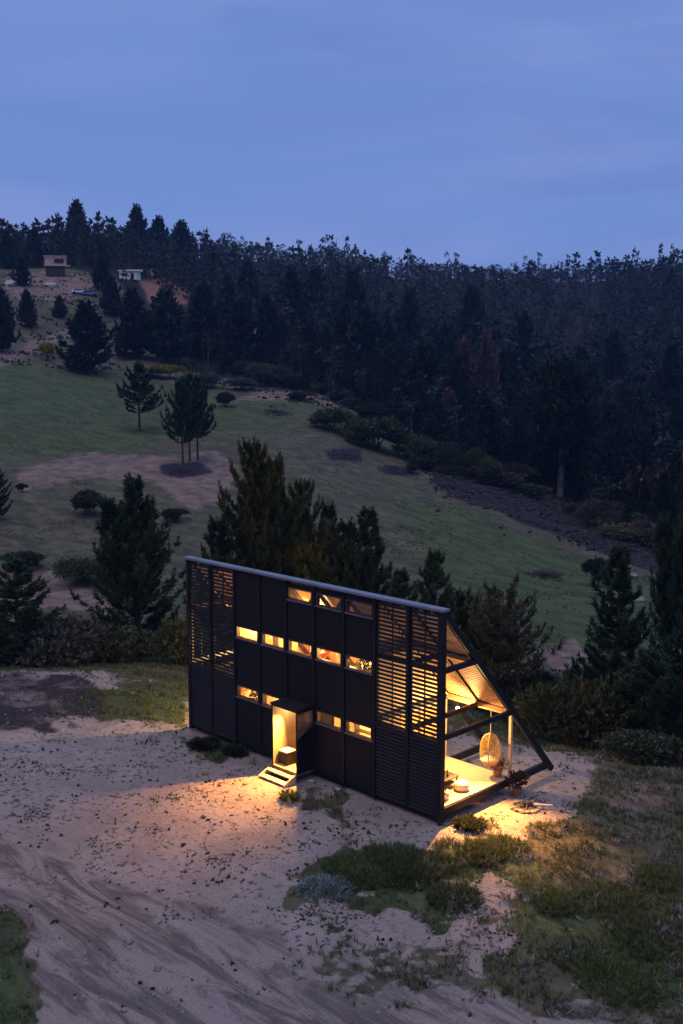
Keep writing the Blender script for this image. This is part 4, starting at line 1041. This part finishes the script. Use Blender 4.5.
for k, (x, y, s, mt, lb) in enumerate(((-.42, 3.62, .34, 'dryflower', 'pale dried flower bush in a pot below the hanging chair'), (.22, 3.92, .38, 'dead', 'reddish brown dried flower bush outside the pale terrace post'))):
    zz = FZ if k == 0 else G0
    p = empty('potted_flowers', (x, y, zz), 0, lb, 'potted flowers')
    MB().lathe([(.13,0),(.18,.25),(.19,.28),(.16,.28),(.14,.24)], (0,0,0), 12).build('pot', M['terracotta'], p)
    pot_leaves(p, M[mt], 130, s, .22 if k == 0 else .3, .55, .13, .06, 5+k, 'flower_heads')
for a_ in PLANTS: house_plant(*a_)
# hanging chair
hc = empty('hanging_chair', (-.60, 3.42, FZ+.40), -1.95, 'yellow rattan egg chair hanging by a rope over the lit terrace', 'hanging chair')
def egg_pts(u, v):                                   # u around (opening at 0), v height 0..1
    zz = v*1.18; rr = .37*max(0.02, 1-abs(2*(v*.97+.03)-1)**2.6)**.5*(1.05-.15*v)
    return (rr*math.cos(u), rr*math.sin(u), zz)
m = MB(); U0 = .82
for j in range(19):
    u = U0+(2*PI-2*U0)*j/18; m.tube([egg_pts(u, k/12) for k in range(13)], [.012]*13, 4, False)
for k in range(2, 24):
    v = k/24; m.tube([egg_pts(U0+(2*PI-2*U0)*j/18, v) for j in range(19)], [.009]*19, 4, False)
for k in range(0, 6):
    v = k/24; m.tube([egg_pts(2*PI*j/20, v) for j in range(21)], [.012]*21, 4, False)
m.build('rattan_shell', M['rattan'], hc)
rim = [egg_pts(U0, .2+.8*k/10) for k in range(11)]+[egg_pts(-U0, .2+.8*k/10) for k in range(10,-1,-1)]
rim += [egg_pts(-U0+2*U0*k/6, .2) for k in range(1,7)]
MB().tube(rim, [.026]*len(rim), 6).build('rim', M['rattan'], hc)
MB().lathe([(.05,.10),(.30,.16),(.33,.24),(.25,.30),(.05,.31)], (0,0,0), 16).build('seat_cushion', M['cushion'], hc, smooth=True)
MB().tube([(0,0,1.16),(0,0,2.10)], [.014,.014], 6).build('rope', M['rope'], hc)

# terrace globe lamp on the tie beam of the middle frame
gl = empty('globe_lamp', (-1.78, 3.02, 2.80), 0, 'bare glowing bulb hanging below the beam of the open terrace', 'lamp')
MB().tube([(0,0,0),(0,0,-.12)], [.02,.02], 8).build('socket', M['black'], gl)
MB().lathe([(.01,-.24),(.05,-.225),(.066,-.18),(.05,-.135),(.02,-.12)], (0,0,0), 14).build('bulb', M['bulb'], gl, smooth=True)
# pendant lamps in the rooms
def pendant(x, y, ztop, ln, lb):
    e = empty('pendant_lamp', (x, y, ztop), 0, lb, 'lamp')
    MB().tube([(0,0,0),(0,0,-ln)], [.008,.008], 5).build('cord', M['black'], e)
    MB().lathe([(.02,-ln-.14),(.08,-ln-.12),(.10,-ln-.06),(.05,-ln),(.01,-ln)], (0,0,0), 12).build('shade', M['bulb_soft'], e)
LAMPC = (1.0, .56, .17)
def point(name, loc, watts, size=.06, col=LAMPC):
    l = bpy.data.lights.new(name, 'POINT'); l.energy = watts; l.color = col; l.shadow_soft_size = size
    o = bpy.data.objects.new(name, l); o.location = loc; link(o); return o
rooms = [(-9.6,1.6,2.49,.3,'in the lower room behind the leftmost lit window'),(-8.1,1.9,2.49,.3,'in the lower room just left of the porch'),(-4.1,2.2,2.49,.3,'in the lower room right of the porch'),
         (-9.7,1.2,4.85,.25,'on the middle floor behind its leftmost window'),(-7.2,1.8,4.85,.25,'on the middle floor over the porch'),(-5.4,1.3,4.85,.25,'on the middle floor behind its fourth window'),(-3.7,1.3,4.85,.25,'on the middle floor near the terrace wall'),
         (-7.0,.9,6.0,.12,'in the loft behind the leftmost top window')]
for x, y, z, ln, w in rooms:
    pendant(x, y, z, ln, 'small glowing pendant lamp '+w)
    up = z > 5.5
    point('room_light', (x, y, z-ln-.26), 560 if not up else 230, .08)
point('porch_light', (-6.93, -.10, PT-.32), 18, .05, (1.0,.62,.28))
sl = bpy.data.lights.new('porch_added_spot', 'SPOT'); sl.energy = 5200; sl.color = (1.0,.40,.075); sl.spot_size = math.radians(94); sl.spot_blend = 1.0; sl.shadow_soft_size = .04  # added spot at the ceiling lamp, throws extra light on the ground outside
o = link(bpy.data.objects.new('porch_added_spot', sl)); o.location = (-6.93, -.10, PT-.22); o.rotation_euler = Vector((-.12,1,1.05)).to_track_quat('Z','Y').to_euler()
sl = bpy.data.lights.new('terrace_added_spot', 'SPOT'); sl.energy = 8500; sl.color = (1.0,.40,.075); sl.spot_size = math.radians(84); sl.spot_blend = 1.0; sl.shadow_soft_size = .05  # added spot with no fixture of its own, brightens the ground beyond the gable
o = link(bpy.data.objects.new('terrace_added_spot', sl)); o.location = (-.95, 2.35, 2.50); o.rotation_euler = Vector((-1.9,1.0,2.5)).to_track_quat('Z','Y').to_euler()
point('terrace_light', (-1.78, 3.02, 2.46), 720, .07, (1.0,.58,.21))
tl = empty('terrace_lamp', (-11.9, 2.7, 2.56), 0, 'small lamp under the beam of the left slatted terrace', 'lamp')
MB().tube([(0,0,0),(0,0,-.12)], [.02,.02], 8).build('socket', M['black'], tl)
MB().lathe([(.01,-.22),(.05,-.2),(.06,-.16),(.02,-.12)], (0,0,0), 12).build('bulb', M['bulb_soft'], tl)
point('left_terrace_light', (-11.9, 2.7, 2.25), 2600, .06)
# ------------------------------------------------------------------ yard details
r, d, z = at(526, 808); x, y = W(r, d)
fp = empty('fire_pit', (x, y, z), 0, 'ring of stones around ashes with one pale log, right of the terrace', 'fire pit')
rg = random.Random(3)
for k in range(15):
    t = 2*PI*k/15; MB().rock((.48*math.cos(t), .48*math.sin(t), .04), rg.uniform(.09,.14), k).build('stone', M['stone'], fp)
MB().lathe([(.40,-.02),(.38,.03),(.2,.05),(.02,.06)], (0,0,0), 16).build('ash_bed', M['ash'], fp)
MB().tube([(.2,.15,.12),(.75,.5,.14)], [.05,.045], 8).build('pale_log', M['whitewood'], fp)
for k in range(6):
    t = rg.random()*6.28; MB().tube([(.25*math.cos(t),.25*math.sin(t),.06),(-.15*math.cos(t),-.2*math.sin(t),.2)], [.025,.02], 6).build('charred_stick', M['ash'], fp)
def small_plant(name, px, py, mat, w, h, n, ln, wd, label, cat, seed):
    r, d, z = at(px, py); x, y = W(r, d); rng = np.random.default_rng(seed)
    q = np.sqrt(rng.random(n))*w/2; th = rng.random(n)*6.28
    C = np.stack([q*np.cos(th), q*np.sin(th), rng.random(n)*h*.5*(1-q/w)], 1); D = np.stack([np.cos(th)*q/w*2, np.sin(th)*q/w*2, .8+0*q], 1)
    V, Fs, t = blades(C, D, 6, ln, wd, .45, rng)
    V[:,2] = np.maximum(V[:,2], -.02)
    o = link(bpy.data.objects.new(name, np_mesh(name, V, Fs, mat, t))); o.location = (x, y, z); tag(o, label, cat)
small_plant('silver_shrub', 325, 890, M['leaf_blue'], 1.5, .22, 210, .17, .022, 'low silvery blue spiky shrub at the left end of the green patch', 'shrub', 1)
small_plant('weed_clump', 289, 800, M['grass'], .45, .3, 60, .3, .03, 'yellow green weed clump at the foot of the entrance steps, lit by the porch', 'weed clump', 2)
small_plant('weed_clump', 470, 827, M['leaf'], .9, .35, 110, .24, .05, 'leafy weed clump on the lit ground below the corner of the terrace', 'weed clump', 3)
small_plant('weed_clump', 205, 747, M['leaf_dark'], 1.1, .4, 120, .26, .06, 'dark green weed clump in front of the left slatted screen', 'weed clump', 4)
small_plant('weed_clump', 236, 754, M['leaf_dark'], .8, .35, 90, .26, .06, 'dark green weed clump below the first solid wall panel', 'weed clump', 5)
for i, (px, py, w) in enumerate([(380,872,1.6),(405,880,1.3),(360,880,1.2),(430,868,1.4),(455,900,1.2),(500,850,1.3),(395,858,1.3),(480,858,1.1),(345,868,1.0),(610,900,1.5),(650,940,1.8),(590,960,1.5),(560,905,1.2),(660,880,1.3),(620,985,1.6)]):
    small_plant('grass_clump', px, py, M['grass'], w*1.3, .16, int(260*w), .2, .022, 'thick dark green grass clump in the overgrown front part of the yard', 'grass clump', 20+i)
    bpy.data.objects[-1] if False else None
for o in list(COL.objects):
    if o.name.startswith('grass_clump'): o['group'] = 'thick grass clumps of the front yard'
for i, (px, py, s, mt, lb) in enumerate([(312,782,.16,'palestone','pale stone on the ground right of the entrance steps'),(338,790,.13,'palestone','small pale stone below the dark wall, right of the porch'),
     (566,657,.5,'stone','small grey rock on the bare earth at the foot of the meadow, beyond the gable'),
     (630,575,1.0,'stone','grey boulder at the lower edge of the brushwood'),(640,600,.8,'stone','grey boulder on the meadow above the conical pine')]):
    r, d, z = at(px, py); x, y = W(r, d)
    o = MB().rock((0,0,0), s, 60+i, .45).build('rock', M[mt]); o.location = (x, y, z+.02); o.rotation_euler = (0,0,i); tag(o, lb, 'rock')

# ------------------------------------------------------------------ hillside cabin, shed and cars
def on(px, py): r, d, z = at(px, py); x, y = W(r, d); return x, y, z, d
fz = -YAW                                            # buildings roughly square to the slope
x, y, z, d = on(56, 276); s = d/F_PX; print('cabin d', d)
cb = empty('hillside_cabin', (x, y, z), fz+.2, 'small tan box shaped cabin on dark posts high on the left hillside', 'cabin')
w_, h_ = 20*s, 9*s
MB().box(-w_/2, w_/2, -1.8, 1.8, 10*s, 18*s).build('upper_storey', M['cream_wall'], cb)
MB().box(-w_/2-.2, w_/2+3.5*s, -2.0, 2.0, 9*s, 10*s-.01).build('balcony', M['cream_wall'], cb)
MB().box(-w_/2+.2, w_/2-.4, -1.5, 1.5, 0, 9*s-.01).build('lower_storey', M['bark'], cb)
MB().box(-w_/2-.3, w_/2+.3, -2.1, 2.1, 18*s+.01, 18*s+.25).build('roof', M['cream_wall'], cb)
MB().box(-1*s, 8*s, -1.86, -1.80, 11.6*s, 16*s).build('window', M['dark_open'], cb)
x, y, z, d = on(131, 280); s = d/F_PX
sd = empty('white_shed', (x, y, z), fz-.15, 'low white shed on the hillside above the reddish cut bank', 'shed')
MB().box(-10*s, 8*s, -1.6, 1.6, 0, 8*s).build('wall', M['white_wall'], sd)
MB().poly([(-11*s,-2,8*s+.01),(-11*s,2,8*s+.01),(-11*s,2,9*s+.4),(-11*s,-2,9*s+.0)], (21*s,0,0)).build('roof', M['white_wall'], sd)
MB().box(2*s, 5*s, -1.66, -1.6, .2, 6*s).build('door', M['dark_open'], sd)
MB().box(-7*s, -3*s, -1.66, -1.6, 3*s, 6*s).build('window', M['dark_open'], sd)
x, y, z, d = on(152, 276)
s2 = empty('grey_shed', (x, y, z), fz, 'tiny pale outbuilding right of the white shed', 'shed')
MB().box(-1.3,1.3,-1.1,1.1,0,1.7).build('wall', M['cream_wall'], s2); MB().poly([(-1.5,-1.3,1.71),(-1.5,1.3,1.71),(-1.5,0,2.3)], (3,0,0)).build('roof', M['stone'], s2)
def car(px, py, mat, lb, rz):
    x, y, z, d = on(px, py); e = empty('parked_car', (x, y, z), rz, lb, 'car')
    prof = [(-2.1,.35),(2.1,.35),(2.1,.85),(1.3,.98),(.7,1.48),(-1.3,1.5),(-2.0,1.0)]
    MB().poly([(a,-.85,b) for a, b in prof], (0,1.7,0)).build('body', mat, e, bevel=.06)
    MB().poly([(a,-.87,b) for a, b in ((1.0,1.02),(.6,1.4),(-1.2,1.42),(-1.6,1.02))], (0,1.74,0)).build('side_window', M['dark_open'], e)
    for a in (-1.35,1.35):
        for b in (-.86,.66): MB().tube([(a,b,.34),(a,b+.2,.34)], [.34,.34], 12).build('wheel', M['tyre'], e)
car(79, 294, M['carwhite'], 'white car parked on the hillside below the cabin', fz+.3)
car(90, 296, M['carblue'], 'blue car parked beside the white car on the hillside', fz+.1)
for i, (px, py, lb) in enumerate([(10, 284, 'pale heap of spoil at the left end of the hillside clearing'), (50, 286, 'pale heap of spoil below the hillside cabin')]):
    x, y, z, d = on(px, py); o = MB().rock((0,0,0), 2.6, 90+i, .4).build('spoil_heap', M['palestone']); o.location = (x, y, z); tag(o, lb, 'spoil heap')
x, y, z, d = on(20, 303)
# ------------------------------------------------------------------ light
SUN_EL = math.radians(74)
sd_ = Vector((-FX*.55-RX*.75, -FY*.55-RY*.75, 0)).normalized()     # afterglow from behind, to the left
sun = bpy.data.lights.new('sun', 'SUN'); sun.energy = 1.15; sun.angle = math.radians(70); sun.color = (.98,.90,1.0)
so = bpy.data.objects.new('sun', sun); link(so)
dirv = Vector((sd_.x*math.cos(SUN_EL), sd_.y*math.cos(SUN_EL), math.sin(SUN_EL)))
so.rotation_euler = dirv.to_track_quat('Z', 'Y').to_euler()
so.location = (0,0,40)
wd = bpy.data.worlds.new('World'); S.world = wd; N = NT(wd)
tc = N.n('ShaderNodeTexCoord'); G = tc.outputs['Generated']
sky = N.n('ShaderNodeTexSky', sky_type='NISHITA', sun_disc=False); sky.sun_elevation = math.radians(1.0); sky.sun_rotation = math.atan2(dirv.x, dirv.y)
sky.air_density = 1.0; sky.dust_density = 1.5; sky.ozone_density = 4
sep = N.n('ShaderNodeSeparateXYZ'); N.l(G, sep.inputs[0])
el = sep.outputs[2]
cr = N.n('ShaderNodeValToRGB'); N.l(el, cr.inputs[0]); e = cr.color_ramp
stops = [(0.0,(.185,.315,.70)),(.06,(.175,.300,.68)),(.16,(.165,.280,.65)),(.29,(.160,.275,.64)),(.5,(.20,.28,.56)),(1.0,(.40,.46,.68))]
e.elements[0].position, e.elements[1].position = 0, 1
e.elements[0].color = (*stops[0][1],1); e.elements[1].color = (*stops[-1][1],1)
for p, c in stops[1:-1]: q = e.elements.new(p); q.color = (*c, 1)
mp = N.n('ShaderNodeMapping'); N.l(G, mp.inputs[0]); mp.inputs['Scale'].default_value = (1,1,5.5)
cl = N.noise(mp.outputs[0], 1.9, 5, .52, .35); mp2 = N.n('ShaderNodeMapping'); N.l(G, mp2.inputs[0]); mp2.inputs['Scale'].default_value = (1,1,5); mp2.inputs['Location'].default_value = (3,1,0)
cl2 = N.noise(mp2.outputs[0], 2.6, 3, .55, .5)
c = N.mix(N.ramp(cl, .42, .66, 0, .7), cr.outputs[0], (.255,.330,.70))
c = N.mix(N.ramp(cl2, .44, .72, 0, .38), c, (.138,.212,.53))
# warm, brighter dusk sky behind the viewer
dp = N.n('ShaderNodeVectorMath', operation='DOT_PRODUCT'); N.l(G, dp.inputs[0]); dp.inputs[1].default_value = (sd_.x, sd_.y, .2)
c = N.mix(N.ramp(dp.outputs['Value'], .1, .9), c, (.24,.20,.34))
sk = N.mix(1.0, sky.outputs[0], (.04,.04,.04), 'MULTIPLY')
c = N.mix(.15, c, sk, 'ADD')
bg = N.n('ShaderNodeBackground'); N.l(c, bg.inputs[0]); bg.inputs[1].default_value = 1.0
o = N.n('ShaderNodeOutputWorld'); N.l(bg.outputs[0], o.inputs[0])

_zz = [o.matrix_world.translation.z for o in COL.objects]
gz = [v.co.z for v in bpy.data.meshes['ground'].vertices]; HAZE_BOT = min(gz)-1; HAZE_TOP = 95.0
print('ground z', min(gz), max(gz))
hm = bpy.data.materials.new('dusk_air'); N = NT(hm)
v = N.n('ShaderNodeVolumePrincipled'); v.inputs['Color'].default_value = (.26,.50,.98,1); v.inputs['Density'].default_value = .00017; v.inputs['Anisotropy'].default_value = 0
o = N.n('ShaderNodeOutputMaterial'); N.l(v.outputs[0], o.inputs['Volume'])
hb = MB().box(-1900, 1900, -1900, 1900, HAZE_BOT, HAZE_TOP).build('haze', hm); tag(hb, 'thin blue dusk haze over the valley', 'haze', kind='stuff')

vs = S.view_settings; vs.view_transform = 'Standard'; vs.look = 'None'; vs.exposure = 0; vs.gamma = 1; vs.use_curve_mapping = False
S.render.engine = 'CYCLES'
S.cycles.max_bounces = 6; S.cycles.diffuse_bounces = 3; S.cycles.transparent_max_bounces = 8; S.cycles.use_denoising = True
S.cycles.sample_clamp_indirect = 4
